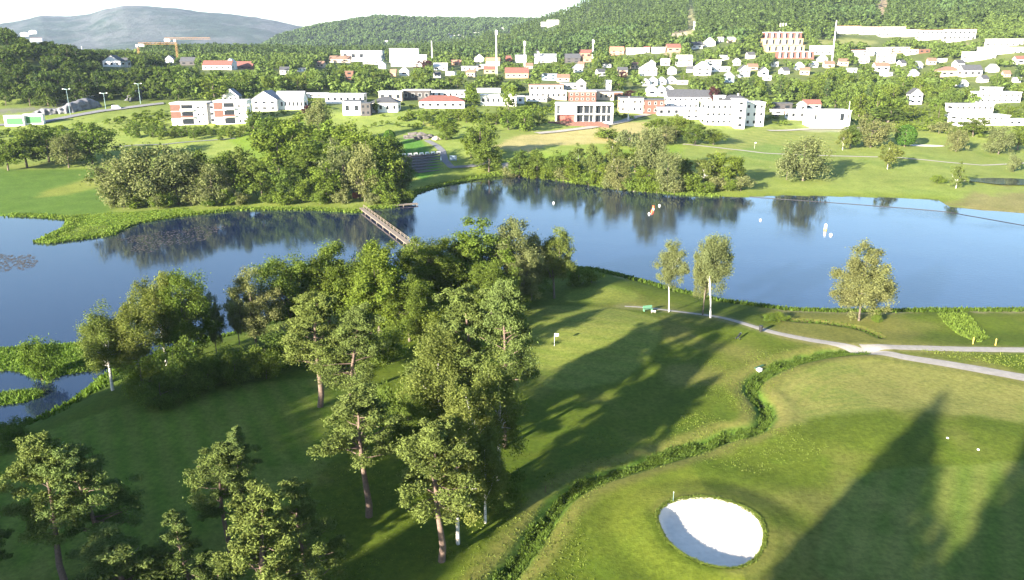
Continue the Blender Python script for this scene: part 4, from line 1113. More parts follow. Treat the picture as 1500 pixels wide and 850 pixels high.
# ------------------------------------------------------------------ apartment blocks by the left road
def apartment(px, py, wpx, hpx, label, brick_left=True):
    o, w, d, h = house(px, py, wpx, hpx, 'f', 'w', 'w', label, rot=8, win=False, dep=14, name='apartment_block')
    fl = h / 3
    # brick bands, balconies with railings, doors and windows, storey by storey
    for k in (1, 2):
        MB().box(-w/2 - .05, -w * .22, -d/2 - .06, -d/2 + .05, k * fl - .2, (k + 1) * fl - .5).build('brick_panel', M_BRICK, o)
    for k in range(3):
        wn = MB().box(-w * .2, w * .12, -d/2 - .03, -d/2 + .1, k * fl + .3, k * fl + fl * .82).build('window', M_GLASS, o)
        if k:
            bl = MB().box(-w * .22, w * .14, -d/2 - 1.5, -d/2 - .05, k * fl - .12, k * fl + .08).build('balcony', M_WHITE, o)
            MB().box(-w * .22, w * .14, -d/2 - 1.52, -d/2 - 1.45, k * fl + .1, k * fl + 1.1).build('railing', M_RWHITE if k == 2 else M_BRICK, bl)
        MB().box(w * .24, w * .30, -d/2 - .03, -d/2 + .1, k * fl + .9, k * fl + 2.2).build('window', M_GLASS, o)
        MB().box(w * .38, w * .42, -d/2 - .03, -d/2 + .1, k * fl + .9, k * fl + 2.2).build('window', M_GLASS, o)
    for k in range(3):
        MB().box(w/2 - .1, w/2 + .04, -d * .3, d * .1, k * fl + .6, k * fl + 2.3).build('window', M_GLASS, o)
    return o
apartment(276, 183, 50, 31, 'white apartment block with brick bands, left of the pair by the meadow')
apartment(337, 182, 46, 33, 'white apartment block with brick bands, right of the pair by the meadow')
house(308, 181, 18, 28, 'f', 'g', 'g', 'grey stair tower between the two brick-banded apartment blocks', nx=2, ny=3, dep=8, name='stair_tower')
house(338, 150, 24, 9, 'y', 'w', 'g', 'white gable showing above the right brick-banded apartment block')
house(388, 163, 36, 17, 'y', 'w', 'g', 'white house with a wide gable and grey roof right of the brick-banded apartments', nx=3, dep=16)
house(425, 161, 40, 16, 'x', 'w', 'g', 'long white house with a grey slate roof and a row of dark windows', nx=7, ny=1)
# ------------------------------------------------------------------ middle
house(516, 169, 27, 20, 'f', 'w', 'd', 'white cube house with one tall dark window, left half of the modern pair', nx=2, ny=1, dep=10)
house(536, 170, 14, 18, 'f', 'd', 'd', 'dark clad house between the white cube house and the dark roofed one', nx=2, ny=2)
house(563, 165, 40, 14, 'h', 'w', 'd', 'low white house with a dark hipped roof', nx=4, ny=1, dep=12)
house(647, 159, 66, 10, 'h', 'w', 'r', 'white bungalow with a large red hipped roof and a white chimney', nx=6, ny=1, dep=13, chim=True)
house(730, 155, 52, 15, 'f', 'w', 'w', 'long flat white house on the slope left of the tall block', nx=7, ny=1, dep=10)
house(762, 152, 12, 10, 'f', 'w', 'w', 'small flat white house at the right end of the long flat one', nx=1)
house(505, 152, 56, 13, 'f', 'w', 'w', 'long flat-roofed pale house behind the modern pair', nx=6, ny=1)
house(452, 143, 60, 5, 'f', 'w', 'w', 'low long flat roof behind the grey roofed house', nx=6, ny=1)
house(572, 149, 34, 14, 'f', 'c', 'w', 'cream flat house left of the dark windowed terrace', nx=3, ny=1)
house(610, 147, 40, 14, 'f', 'd', 'w', 'dark flat house with white upper edge behind the red hipped roof', nx=4, ny=1)
house(656, 143, 50, 9, 'f', 'w', 'w', 'flat white terrace above the red hipped roof', nx=6, ny=1)
house(716, 136, 34, 5, 'f', 'w', 'w', 'low flat white roof behind the trees above the long flat house', nx=3, ny=1)
house(512, 117, 12, 12, 'f', 'b', 'b', 'small brown house among the dark trees above the flat roofs', nx=1)
house(592, 111, 14, 7, 'y', 'w', 'g', 'small white gabled house below the copper tree', nx=1)
house(576, 112, 8, 6, 'x', 'p', 'p', 'tiny peach house left of the small white gable', win=False)
house(530, 90, 60, 15, 'f', 'w', 'w', 'broad white stepped hall on the plain behind the trees', nx=5, ny=1, dep=20)
house(545, 94, 26, 9, 'x', 'w', 'g', 'white house in front of the broad stepped hall', nx=2)
house(592, 91, 42, 19, 'f', 'w', 'w', 'white apartment block with a grid of dark windows beyond the village', nx=7, ny=4, dep=12)
house(617, 92, 16, 11, 'f', 'w', 'w', 'white lower wing right of the gridded apartment block', nx=2)
house(596, 98, 46, 5, 'f', 'w', 'w', 'row of low white houses below the gridded apartment block', nx=6, ny=1)
house(498, 92, 30, 5, 'x', 'c', 'b', 'low pale house left of the broad stepped hall', nx=2)
for px, py, wp, hp, l in ((571, 66, 14, 4, 'white house alone on the green rise above the gridded block'), (599, 62, 18, 4, 'white house right of the lone one on the green rise'), (572, 36, 9, 3, 'tiny white house near the top of the wooded ridge'), (637, 43, 6, 2.5, 'tiny white house on the ridge beside the pylon'),
                          (676, 48, 10, 3, 'white house high on the wooded slope right of the pylon'), (655, 54, 8, 3, 'small white house above the white row on the slope'), (741, 48, 12, 5, 'white house beside the tall mast on the slope'), (797, 39, 9, 4, 'small white house on the forested slope, left of a pair'), (810, 38, 17, 5, 'white house on the forested slope, right of a pair')):
    house(px, py, wp, hp, 'x', 'w', 'w', l, win=wp > 9)
house(728, 47, 10, 4, 'x', 'r', 'r', 'small red house beside the tall mast on the slope', win=False)
for k, (px, py) in enumerate(((640, 59), (652, 57), (664, 56), (676, 55), (688, 53), (699, 52))):
    house(px, py, 11, 4, 'f', 'w', 'w', 'white row house on the green slope, %s' % ['first from the left', 'second from the left', 'third from the left', 'third from the right', 'second from the right', 'last at the right'][k], nx=1, group='row of white houses on the slope')
# ------------------------------------------------------------------ centre plain
for a in ((645, 103, 20, 5, 'x', 'w', 'w', 'low white house right of the copper tree'), (668, 96, 14, 4, 'x', 'p', 'p', 'orange roofed house left of the low white row'), (688, 104, 24, 6, 'f', 'w', 'w', 'white flat house in the row before the masts'), (706, 101, 16, 6, 'f', 'c', 'w', 'cream flat house in the row before the masts'),
          (722, 97, 20, 7, 'x', 'w', 'p', 'white house with a pinkish roof beside the tall mast'), (718, 108, 18, 6, 'x', 'y', 'r', 'yellow house with a red roof at the mast foot'), (757, 115, 34, 8, 'x', 'p', 'r', 'long peach house with a red roof right of the mast foot'), (745, 90, 10, 5, 'x', 'r', 'r', 'small red house right of the tall mast'),
          (763, 92, 16, 7, 'x', 'w', 'g', 'white house left of the second mast'), (787, 82, 9, 5, 'y', 'w', 'p', 'small white gabled house at the forest edge'), (799, 92, 32, 7, 'x', 'w', 'g', 'wide white house below the small forest edge gable'), (839, 92, 22, 7, 'x', 'd', 'd', 'dark timber house at the forest foot'),
          (858, 84, 18, 6, 'x', 'p', 'r', 'orange house right of the dark timber house'), (860, 91, 12, 5, 'x', 'p', 'p', 'small peach house below the orange one'), (904, 81, 20, 7, 'x', 'p', 'p', 'peach house under the forested slope'), (935, 79, 32, 8, 'f', 'w', 'w', 'white flat house with a red centre bay under the forest'),
          (965, 78, 18, 8, 'f', 'w', 'w', 'white cube house right of the red-bayed one'), (948, 76, 8, 7, 'f', 'r', 'r', 'red centre bay between two white flat houses'), (987, 76, 20, 6, 'x', 'p', 'r', 'orange house by the bare rock patch'), (1021, 72, 16, 6, 'x', 'w', 'd', 'white house with a dark roof right of the bare rock'),
          (1040, 68, 15, 6, 'y', 'w', 'w', 'bright white gabled house above the hillside trees'), (1056, 62, 8, 4, 'x', 'w', 'w', 'tiny white house high right of the white gable'), (1072, 62, 11, 4, 'x', 'c', 'w', 'tiny cream house below the power line'),
          (805, 118, 22, 9, 'f', 'u', 'g', 'blue-grey flat house above the stacked terraces'), (825, 120, 18, 6, 'x', 'c', 'b', 'beige low house right of the blue-grey one'), (912, 111, 14, 8, 'x', 'c', 'd', 'pale house with a dark roof beside a copper bush'),
          (950, 111, 24, 10, 'y', 'w', 'w', 'white gabled house standing alone above the white cluster'), (955, 98, 10, 5, 'y', 'w', 'w', 'small white gable above the lone gabled house'), (975, 96, 12, 6, 'x', 'w', 'w', 'small white house between two larger white ones'), (1003, 97, 22, 10, 'x', 'w', 'w', 'white house with a broad front above the village road'),
          (1046, 97, 20, 9, 'f', 'w', 'r', 'white house with a flat red top on the hillside'), (1030, 111, 22, 12, 'y', 'w', 'w', 'large white gabled house below the red topped one'), (1054, 105, 30, 6, 'f', 'w', 'w', 'low white wing right of the large white gable'), (1080, 96, 9, 6, 'y', 'w', 'w', 'small white gable left of the dark roofed pair'),
          (1090, 113, 16, 10, 'y', 'w', 'd', 'white gabled house with a dark roof, right of the low wing'), (1068, 121, 14, 9, 'y', 'u', 'g', 'bluish shaded house below the dark roofed gable'), (1103, 103, 14, 5, 'x', 'c', 'b', 'beige house right of the small white gable'), (1119, 112, 12, 8, 'y', 'w', 'd', 'white gable with dark roof at the wood edge'), (1125, 118, 9, 6, 'f', 'w', 'w', 'small white annex by the wood edge gable'), (1000, 124, 15, 5, 'f', 'w', 'w', 'small flat white house right of the white cluster')):
    house(*a)
for k, (px, py, wp, hp) in enumerate(((946, 126, 10, 6), (957, 125, 12, 7), (970, 124, 11, 6), (984, 123, 12, 6), (955, 141, 15, 10), (969, 141, 14, 9), (981, 138, 11, 7), (991, 147, 13, 9))):
    house(px, py, wp, hp, 'y', 'w', 'g', 'steep white gabled house in the tight cluster, %s' % ['upper row leftmost', 'upper row second', 'upper row third', 'upper row rightmost', 'lower row tall leftmost', 'lower row beside the tall one', 'lower row third and small', 'lower row rightmost'][k], group='cluster of white gabled houses')
# ------------------------------------------------------------------ stacked terraces above the clubhouse
for a in ((800, 134, 50, 9, 'f', 'c', 'b', 'top terrace of cream flats with a brown flat roof', 0, 6, 1), (803, 146, 54, 12, 'f', 'c', 'w', 'lower terrace of cream flats with dark windows', 0, 7, 1), (786, 149, 30, 6, 'f', 'w', 'w', 'white base storey left below the cream terrace', 0, 4, 1),
          (838, 131, 34, 8, 'f', 'g', 'g', 'grey flat house behind the cream terraces', 0, 4, 1), (852, 131, 12, 9, 'y', 'w', 'w', 'small white gable among the grey flat roofs', 0, 1, 1), (872, 139, 40, 6, 'f', 'g', 'g', 'grey flat roofed house behind the red-brown terrace', 0, 4, 1),
          (853, 149, 40, 14, 'f', 'k', 'w', 'red-brown flats with pale window bays left of the white frame', 0, 5, 2), (884, 147, 30, 12, 'f', 'c', 'd', 'cream flats right of the red-brown ones', 0, 4, 1), (892, 133, 6, 14, 'f', 'w', 'w', 'white chimney-like tower above the terraces', 0, 1, 2),
          (925, 166, 34, 22, 'f', 'c', 'd', 'cream and red flats right of the clubhouse', 0, 4, 2), (955, 167, 36, 20, 'f', 'k', 'd', 'red-brown flats with a white bay below the white cluster', 0, 4, 2), (897, 141, 30, 5, 'f', 'b', 'g', 'brown flat house behind the white tower', 0, 3, 1)):
    house(*a[:8], rot=a[8], nx=a[9], ny=a[10], dep=11)
# ------------------------------------------------------------------ clubhouse: a white frame of two storeys over a hatched slope
o, x, y, z = root_at('clubhouse', 855, 180, 'long white clubhouse with a square frame front and two glazed storeys', 'clubhouse', rad(-4))
dp = y * CP - (z - CH) * SP; w_ = 84 / F * dp; h_ = 27 / F * dp; d_ = 12.
f = MB()
t_ = .9
f.box(-w_/2, w_/2, 0, d_, h_ - .9, h_).box(-w_/2, w_/2, 0, d_, -.5, .35)
for q in (-.5, -.15, .17, .475): f.box(w_ * q, w_ * q + t_ * (1.0 if abs(q) > .4 else .7), 0, 2.2, .36, h_ - .91)
f.box(-w_/2 + t_ + .01, w_/2 - t_ - .01, .2, 2.2, h_ * .42, h_ * .42 + .5)
f.build('wall', M_WHITE, o)
MB().box(-w_/2 + .02, w_/2 - .02, 2.6, d_ - .05, .36, h_ - .92).build('wall', M_WHITE, o)
MB().box(-w_/2 + 1.2, -w_ * .16, 2.25, 2.55, .4, h_ * .42 - .1).build('door', M_REDW, o)
MB().box(-w_/2 + 1.2, -w_ * .16, 2.25, 2.55, h_ * .42 + .6, h_ - 1.0).build('wall_panel', M_RWHITE, o)
for q0, q1 in ((-.11, -.02), (.0, .09), (.1, .155), (.215, .29), (.31, .38), (.4, .46)):
    for z0, z1 in ((.5, h_ * .42 - .2), (h_ * .42 + .7, h_ - 1.1)):
        wn = MB().box(w_ * q0, w_ * q1, 2.3, 2.55, z0, z1).build('window', M_GLASS, o)
        MB().box(w_ * q0 - .2, w_ * q0 - .02, 2.2, 2.5, z0, z1).build('frame', M_WHITEP, wn)
MB().box(-w_/2 - .3, w_/2 + .3, -.25, d_ + .2, h_ + .003, h_ + .25).build('roof', M_RWHITE, o)
HOUSES.append((806, 902, 147, 192, y, x, y + 6, 22))
# hatched vegetable slope under it
ax, ay, az_ = G(818, 190); bx, by, bz = G(880, 184)
m = MB(); nrow = 8
o2, x2, y2, z2 = root_at('retaining_wall', 850, 185, 'low brick retaining wall on the slope under the white clubhouse', 'retaining wall', rad(-4))
for k in range(4): m.box(-17, 15 - k, k * 1.5, k * 1.5 + 1.4, -2, .5 + k * .45)
m.build('wall', M_BRICK, o2)
# ------------------------------------------------------------------ long white block and its neighbours
def long_block(px, py, wpx, hpx, label, nx, ny, rot=0, dep=12):
    o, w, d, h = house(px, py, wpx, hpx, 'f', 'w', 'w', label, rot=rot, nx=nx, ny=ny, dep=dep, name='apartment_block')
    return o, w, d, h
o, w, d, h = long_block(1060, 184, 56, 32, 'long white three-storey block by the striped fairway, left wing', 7, 3)
for k in (1, 2): MB().box(-w * .42, w * .42, -d/2 - 1.4, -d/2 - .05, k * h / 3 - .15, k * h / 3 + .05).build('balcony', M_WHITE, o)
long_block(1083, 189, 14, 42, 'white stair tower in the middle of the long three-storey block', 1, 4, dep=11)
long_block(1104, 185, 28, 34, 'white right wing of the long three-storey block', 3, 3)
house(1000, 160, 46, 18, 'x', 'w', 'd', 'white house with a dark ridge roof left of the long three-storey block', nx=6, ny=2)
house(985, 170, 44, 12, 'f', 'g', 'g', 'grey flat house half hidden by bushes right of the flagpole', nx=4, ny=1)
house(1014, 175, 20, 16, 'f', 'w', 'w', 'white shaded house between the grey flat one and the long block', nx=2, ny=2)
house(1022, 148, 42, 6, 'x', 'w', 'd', 'white house with a long dark roof behind the long block', nx=4, ny=1)
house(1055, 150, 14, 9, 'f', 'w', 'w', 'small white house left of the twin chimneys', nx=1)
house(1078, 152, 36, 5, 'h', 'g', 'd', 'dark hipped roof with two white chimneys behind the long block', nx=3, ny=1, chim=True)
house(1146, 162, 28, 10, 'f', 'd', 'd', 'dark carport right of the long three-storey block', nx=2, ny=1, name='carport')
house(1140, 168, 16, 6, 'f', 'w', 'w', 'low white garage in front of the dark carport', nx=1, name='garage')
o, w, d, h = house(1215, 187, 58, 24, 'f', 'w', 'w', 'long plain white building at the fairway edge with few windows', dep=12, win=False)
for a_, b_, c_, e_ in ((-.40, -.35, .5, .78), (.24, .34, .42, .85), (.37, .40, .45, .8), (.43, .46, .45, .8), (-.02, .01, .2, .34)): MB().box(w * a_, w * b_, -d/2 - .04, -d/2 + .1, h * c_, h * e_).build('window', M_GLASS, o)
house(1168, 176, 26, 14, 'f', 'w', 'w', 'white house half behind the pale tree left of the plain building', nx=2, ny=1)
house(1190, 160, 24, 7, 'x', 'w', 'r', 'white house with a red roof above the plain building', nx=2)
house(1176, 163, 10, 9, 'y', 'w', 'g', 'white gable left of the red roofed house', nx=1)
# ------------------------------------------------------------------ red and yellow stacked flats
for a in ((1147, 57, 54, 9, 'r', 'red flats with white balconies, top of the stack'), (1147, 66, 58, 9, 'y', 'yellow flats just under the red top row'), (1150, 76, 56, 9, 'y', 'second yellow row of the stacked flats'), (1166, 86, 52, 10, 'r', 'red flats with white balconies, bottom of the stack')):
    o, w, d, h = house(a[0], a[1], a[2], a[3], 'f', a[4], 'p' if a[4] == 'y' else 'w', a[5], nx=6, ny=2, dep=9, name='terraced_flats', win=False)
    for k in range(6):
        xc = -w/2 + (k + .5) * w / 6
        MB().box(xc - w * .03, xc + w * .03, -d/2 - .05, -d/2 + .1, h * .15, h * .85).build('window', M_GLASS, o)
        MB().box(xc - w * .07, xc - w * .035, -d/2 - 1.3, -d/2 - .05, h * .1, h * .9).build('balcony', M_WHITE, o)
house(1205, 80, 28, 12, 'f', 'w', 'w', 'white block right of the red and yellow stacked flats', nx=3, ny=2)
# ------------------------------------------------------------------ upper terraces on the right hillside
for k, (px, py, wp, hp) in enumerate(((1243, 50, 34, 11), (1277, 51, 30, 11), (1308, 54, 34, 14), (1334, 54, 26, 10), (1368, 58, 40, 13), (1408, 60, 40, 16))):
    house(px, py, wp, hp, 'f', 'w', 'p', 'white terraced block under the forest, %s' % ['leftmost', 'second from the left', 'third, with the highest roof', 'fourth and narrowest', 'second from the right', 'rightmost and largest'][k], nx=6, ny=2, dep=11, name='terraced_flats', group='white terraces under the forest')
for a in ((1266, 82, 28, 8, 'f', 'w', 'p', 'white flat house left in the middle cluster'), (1290, 80, 30, 9, 'f', 'w', 'w', 'broad white flat house in the middle cluster'), (1318, 78, 28, 8, 'f', 'c', 'w', 'cream flat house right in the middle cluster'), (1300, 93, 22, 12, 'f', 'w', 'w', 'tall white front below the middle cluster'), (1337, 80, 18, 7, 'f', 'w', 'p', 'white house at the right end of the middle cluster'),
          (1354, 78, 16, 5, 'f', 'b', 'b', 'dark brown house right of the middle cluster'), (1292, 105, 20, 8, 'x', 'w', 'b', 'small white house with a brown roof among the big trees'), (1172, 103, 12, 6, 'y', 'w', 'w', 'small white gable below the stacked flats'), (1193, 99, 10, 4, 'x', 'w', 'w', 'tiny white house right of the small gable below the flats'), (1215, 100, 14, 6, 'x', 'c', 'b', 'small beige house beside a mast below the flats'), (1265, 93, 16, 6, 'x', 'w', 'w', 'small white house between the cluster and the big trees'),
          (1393, 112, 30, 8, 'h', 'c', 'b', 'beige house with a brown hipped roof at right'), (1424, 112, 28, 9, 'x', 'w', 'd', 'white house with a dark roof right of the brown hipped one'), (1438, 88, 40, 11, 'f', 'w', 'w', 'wide white flat house below the right hill'), (1470, 79, 58, 9, 'f', 'w', 'w', 'long white house under the right hill with a red centre'), (1475, 68, 46, 10, 'f', 'w', 'w', 'uppermost white house at the right picture edge'),
          (1495, 94, 14, 7, 'x', 'w', 'r', 'red roofed house cut by the right picture edge'), (1341, 153, 18, 15, 'y', 'w', 'd', 'white two-storey gabled house alone beside the dark conifer'), (1464, 151, 60, 15, 'f', 'w', 'w', 'modern white house with wide terraces at the right edge'), (1455, 141, 24, 12, 'f', 'w', 'w', 'upper white storey behind the modern terraced house'),
          (1425, 172, 56, 18, 'f', 'w', 'w', 'large white stepped villa, its upper part'), (1440, 184, 74, 14, 'f', 'w', 'w', 'large white stepped villa, its lower front'), (1492, 184, 30, 8, 'f', 'w', 'w', 'low white wall house right of the stepped villa')):
    house(*a)
# ------------------------------------------------------------------ left hill
for a in ((164, 98, 26, 8, 'y', 'w', 'd', 'white house with a dark roof on the left wooded hill'), (178, 98, 18, 8, 'x', 'w', 'd', 'white side wing of the dark roofed hill house'), (36, 53, 12, 4, 'y', 'w', 'w', 'white house on the left hilltop, left of three'), (48, 50, 11, 4, 'y', 'w', 'w', 'white house on the left hilltop, top of three'), (53, 61, 17, 4, 'x', 'w', 'r', 'white house with a red roof on the left hilltop'),
          (248, 92, 12, 5, 'y', 'w', 'g', 'small white house among the trees right of the left hill'), (275, 96, 22, 6, 'x', 'd', 'd', 'dark house in the trees below the crane'), (318, 102, 42, 6, 'x', 'w', 'r', 'long white house with a red roof below the crane'), (355, 101, 30, 4, 'x', 'k', 'r', 'low red roofed wing right of the long white house'), (338, 102, 13, 10, 'y', 'w', 'w', 'white gable in the middle of the long red roofed house')):
    house(*a)

# ------------------------------------------------------------------ small houses tucked in between, alike from this far
for k, (px, py) in enumerate(((1012, 106), (985, 109), (930, 101), (890, 99), (880, 112), (846, 106), (776, 101), (1136, 98), (1150, 109), (1206, 91), (1236, 97), (1249, 106), (1322, 97), (1346, 101), (1366, 95), (1382, 91), (1406, 99), (1456, 106), (1476, 113), (1492, 121), (1442, 121), (1412, 127),
                               (690, 113), (661, 111), (640, 114), (560, 101), (470, 99), (441, 105), (416, 109), (702, 91), (852, 99), (1062, 88), (1100, 86), (1340, 112), (1180, 110), (1300, 112))):
    q = k % 4
    house(px, py, 9 + (k * 7) % 6, 4.5 + (k * 5) % 3, 'xyxf'[q], 'wwcw'[q], 'dgbg'[q], ['small white house with a dark roof tucked among village trees', 'small white gabled house with a grey roof tucked among village trees', 'small cream house with a brown roof tucked among village trees', 'small white flat house with a grey roof tucked among village trees'][q],
          rot=(k * 37) % 50 - 25, nx=2, group=['small dark-roofed houses among the trees', 'small grey-gabled houses among the trees', 'small cream houses among the trees', 'small flat houses among the trees'][q])

# ------------------------------------------------------------------ village trees: single trees, seen one by one
def clear(px, py, h_px, w_px, y, x):
    for (x0, x1, y0, y1, yd, hx, hy, hr) in HOUSES:
        if (x - hx) ** 2 + (y - hy) ** 2 < (hr + 2.0) ** 2: return False
        if y < yd + 3 and px + w_px * .4 > x0 and px - w_px * .4 < x1 and py - h_px < y1 - 2 and py > y0 + 1: return False
    return True
def inpoly(poly, x, y): return float(sdf(poly, np.array([x]), np.array([y]))[0]) < 0
ZONES = [
 ([(0, 62), (90, 68), (160, 98), (235, 92), (245, 130), (190, 142), (120, 155), (0, 160)], 56, (10, 15), .06, 'tree on the left wooded hill above the rock cut'),
 ([(240, 100), (380, 104), (500, 110), (500, 136), (440, 138), (300, 146), (250, 148)], 34, (9, 14), .3, 'tree in the belt behind the brick-banded apartments'),
 ([(480, 100), (770, 104), (770, 124), (640, 132), (480, 132)], 38, (8, 13), .3, 'tree in the belt between the flat roofs and the plain'),
 ([(770, 96), (1000, 92), (1130, 104), (1120, 142), (1000, 130), (930, 118), (780, 122)], 44, (8, 12), .4, 'tree between the white village houses'),
 ([(1125, 108), (1360, 106), (1345, 170), (1260, 176), (1235, 160), (1130, 150)], 52, (10, 16), .6, 'tree of the green wood behind the plain white building'),
 ([(1350, 112), (1500, 112), (1500, 178), (1380, 178), (1350, 160)], 30, (7, 12), .6, 'tree among the white villas at the right edge'),
 ([(180, 188), (300, 186), (440, 190), (330, 206), (190, 206)], 34, (4, 6), .5, 'bushy tree in the belt below the brick-banded apartments'),
 ([(580, 170), (760, 160), (800, 186), (700, 190), (600, 186)], 22, (4, 8), .7, 'tree on the slope below the long flat white house'),
]
zr = random.Random(5)
for poly, cnt, hr, br, lab in ZONES:
    xs = [p[0] for p in poly]; ys = [p[1] for p in poly]
    made = 0; tries = 0; pts_ = []
    while made < cnt and tries < cnt * 30:
        tries += 1
        px = zr.uniform(min(xs), max(xs)); py = zr.uniform(min(ys), max(ys))
        if not inpoly(poly, px, py): continue
        x, y, z = G(px, py)
        h = zr.uniform(*hr); wd = h * zr.uniform(.75, 1.05)
        k_ = F / (y * CP - (z - CH) * SP)
        if any((px - a) ** 2 + ((py - b_) * 2.2) ** 2 < (q * 9) ** 2 for a, b_, q in pts_ for q in (1.0,)): continue
        if not clear(px, py, h * k_, wd * k_, y, x): continue
        pts_.append((px, py, 1.0)); made += 1
        q = zr.random()
        kd = F_CONIFER if q < .07 else (F_BRIGHT if q < .07 + br * .5 else (F_SHADED if px < 245 and py < 165 else F_BROAD))
        if kd is F_CONIFER: wd *= .6; h *= 1.15
        plant(kd, x, y, z - .3, h, wd, lab.replace('tree', 'conifer', 1) if kd is F_CONIFER else ('bright green ' if kd is F_BRIGHT else 'dark green ') + lab, lab + 's' if False else 'village trees: ' + lab, rot=zr.uniform(0, 6.28), cat='conifer' if kd is F_CONIFER else 'tree')
for px, pyb, pyt, wp, lab in ((622, 104, 87, 24, 'dark purple copper beech on the plain'), (727, 122, 110, 18, 'smaller copper beech left of the red roofed long house'), (913, 116, 103, 12, 'small copper bush beside the pale dark-roofed house'), (1046, 148, 126, 16, 'dark copper beech behind the long white block'), (922, 142, 132, 18, 'reddish copper shrub above the red-brown flats'), (448, 166, 154, 16, 'reddish bush right of the grey roofed white house')):
    tree(F_COPPER, px, pyb, pyt, wp, lab)
for px, pyb, pyt, wp, lab in ((316, 150, 112, 46, 'large dark tree behind the brick-banded apartments'), (262, 148, 115, 26, 'pale oval tree left of the large dark tree'), (372, 194, 158, 22, 'grey-green tree at the right corner of the brick-banded apartments'), (745, 160, 125, 24, 'tree beside the long flat white house'), (690, 156, 122, 26, 'green tree right of the red hipped roof'), (550, 166, 146, 12, 'small tree before the low dark-roofed house'),
                              (770, 192, 158, 36, 'bright tree left of the clubhouse'), (790, 184, 156, 26, 'dark tree touching the clubhouse at left'), (745, 190, 164, 30, 'bright tree on the slope left of the clubhouse'), (870, 132, 108, 30, 'dark tree behind the grey flat roofs'), (905, 132, 112, 30, 'bright tree behind the white tower'), (1330, 176, 150, 30, 'dark conifer-like tree by the lone white gabled house'), (1300, 180, 158, 60, 'dark hedge of trees above the far fairway'), (1363, 152, 128, 20, 'round tree right of the lone white gabled house')):
    tree(F_BROAD if 'dark' in lab or 'pale' in lab or 'grey' in lab else F_BRIGHT, px, pyb, pyt, wp, lab)
hx, hy, hz = G(1130, 163)
for i, (px, py, wp, tp) in enumerate(((1124, 164, 16, 145), (1139, 160, 18, 150))):
    tree(F_BRIGHT, px, py, tp, wp, ['trimmed yellow-green hedge block right of the long white block', 'bright bush behind the dark carport'][i], name='hedge')

# ------------------------------------------------------------------ woods that read as one mass
def forest(name, X, Y, hs, ws, protos, leafm, lab=None, seed=1, zoff=-.5):
    rs = np.random.RandomState(seed)
    Z = H(X, Y) + zoff
    Vs = []; Ts = []
    ki = rs.randint(0, len(protos), len(X)); ang = rs.rand(len(X)) * 6.28; tj = rs.uniform(.84, 1.14, len(X))
    for k, g in enumerate(protos):
        s = np.nonzero(ki == k)[0]
        if not len(s): continue
        V = g['V'] / np.array([1, 1, g['h']]); V = V / np.array([np.percentile(np.hypot(V[:, 0], V[:, 1]), 94) * 2] * 2 + [1])
        ca, sa = np.cos(ang[s])[:, None], np.sin(ang[s])[:, None]
        P = np.empty((len(s), len(V), 3))
        P[..., 0] = X[s][:, None] + ws[s][:, None] * (V[None, :, 0] * ca - V[None, :, 1] * sa)
        P[..., 1] = Y[s][:, None] + ws[s][:, None] * (V[None, :, 0] * sa + V[None, :, 1] * ca)
        P[..., 2] = Z[s][:, None] + hs[s][:, None] * V[None, :, 2]
        Vs.append(P.reshape(-1, 3)); Ts.append((tj[s][:, None] * g['t'][None]).ravel())
    V = np.concatenate(Vs); t_ = np.concatenate(Ts)
    o = link(name, mesh_from(name, V, np.arange(len(V)).reshape(-1, 4), [leafm], attrs={'tint': ('FACE', 'FLOAT', t_)}))
    tag(o, lab, 'woodland', kind='stuff')
    return o
def scatter(n, y0, y1, u0, u1, seed):
    rs = np.random.RandomState(seed)
    Y = np.sqrt(rs.uniform(y0 ** 2, y1 ** 2, n)); U = rs.uniform(u0, u1, n)
    return U * Y, Y, rs
LEAFQ[:] = [1.6, .8]
LOWB = [gen_low(s, 10, 4.4, 54, 1.5, ncl=9) for s in range(200, 205)]
LOWB2 = [gen_low(s, 10, 4.4, 44, 1.7, ncl=8) for s in range(205, 209)]
LOWC = [gen_low(s, 16, 3.0, 50, 1.15, cone=True, ncl=14) for s in range(209, 213)]
for g in LOWB + LOWB2 + LOWC: g['h'] = np.percentile(g['V'][:, 2], 99)
hb = np.array([[a[5], a[6], a[7]] for a in HOUSES])
hp_ = np.array([[a[0], a[1], a[2], a[3], a[4]] for a in HOUSES])
def keep_clear(X, Y, hmax, wmax, extra=0.):
    ok = np.ones(len(X), bool)
    for (x, y, rr_) in hb: ok &= (X - x) ** 2 + (Y - y) ** 2 > (rr_ + 3 + extra) ** 2
    Z = H(X, Y)
    px, py, d = proj(X, Y, Z); _, pt, _ = proj(X, Y, Z + hmax)
    wpx = wmax / 2 * F / d
    for x0, x1, y0, y1, yd in hp_:
        ok &= ~((Y < yd + 4) & (px + wpx * .6 > x0) & (px - wpx * .6 < x1) & (pt < y1 - 1.5) & (py > y0 + 1))
    return ok, px, py
# village fill between 500 and 950 m
X, Y, rs = scatter(13500, 505, 960, -1.05, 1.0, 31)
hs = rs.uniform(5.5, 11, len(X)); ws = hs * rs.uniform(.8, 1.1, len(X))
ok, px, py = keep_clear(X, Y, hs, ws)
ok &= (fbm(X / 70, Y / 70) + .5 * fbm(X / 22, Y / 22) > -.15) | (Y > 800)
ok &= ~((px > 1190) & (px < 1300) & (py < 72) & (py > 55))
pl = np.array([[p[0], p[1], p[2]] for p in PLACED if p[1] > 440])
for a in pl: ok &= (X - a[0]) ** 2 + (Y - a[1]) ** 2 > (a[2] + 2.0) ** 2
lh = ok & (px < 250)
forest('woodland', X[lh], Y[lh], hs[lh], ws[lh], LOWB, L_SHADED, 'tree cover of the left hill, leaves darkened as shade', 8)
ok &= px >= 250
forest('woodland', X[ok], Y[ok], hs[ok], ws[ok], LOWB, L_WOOD, 'green tree cover between the farther village houses', 1)
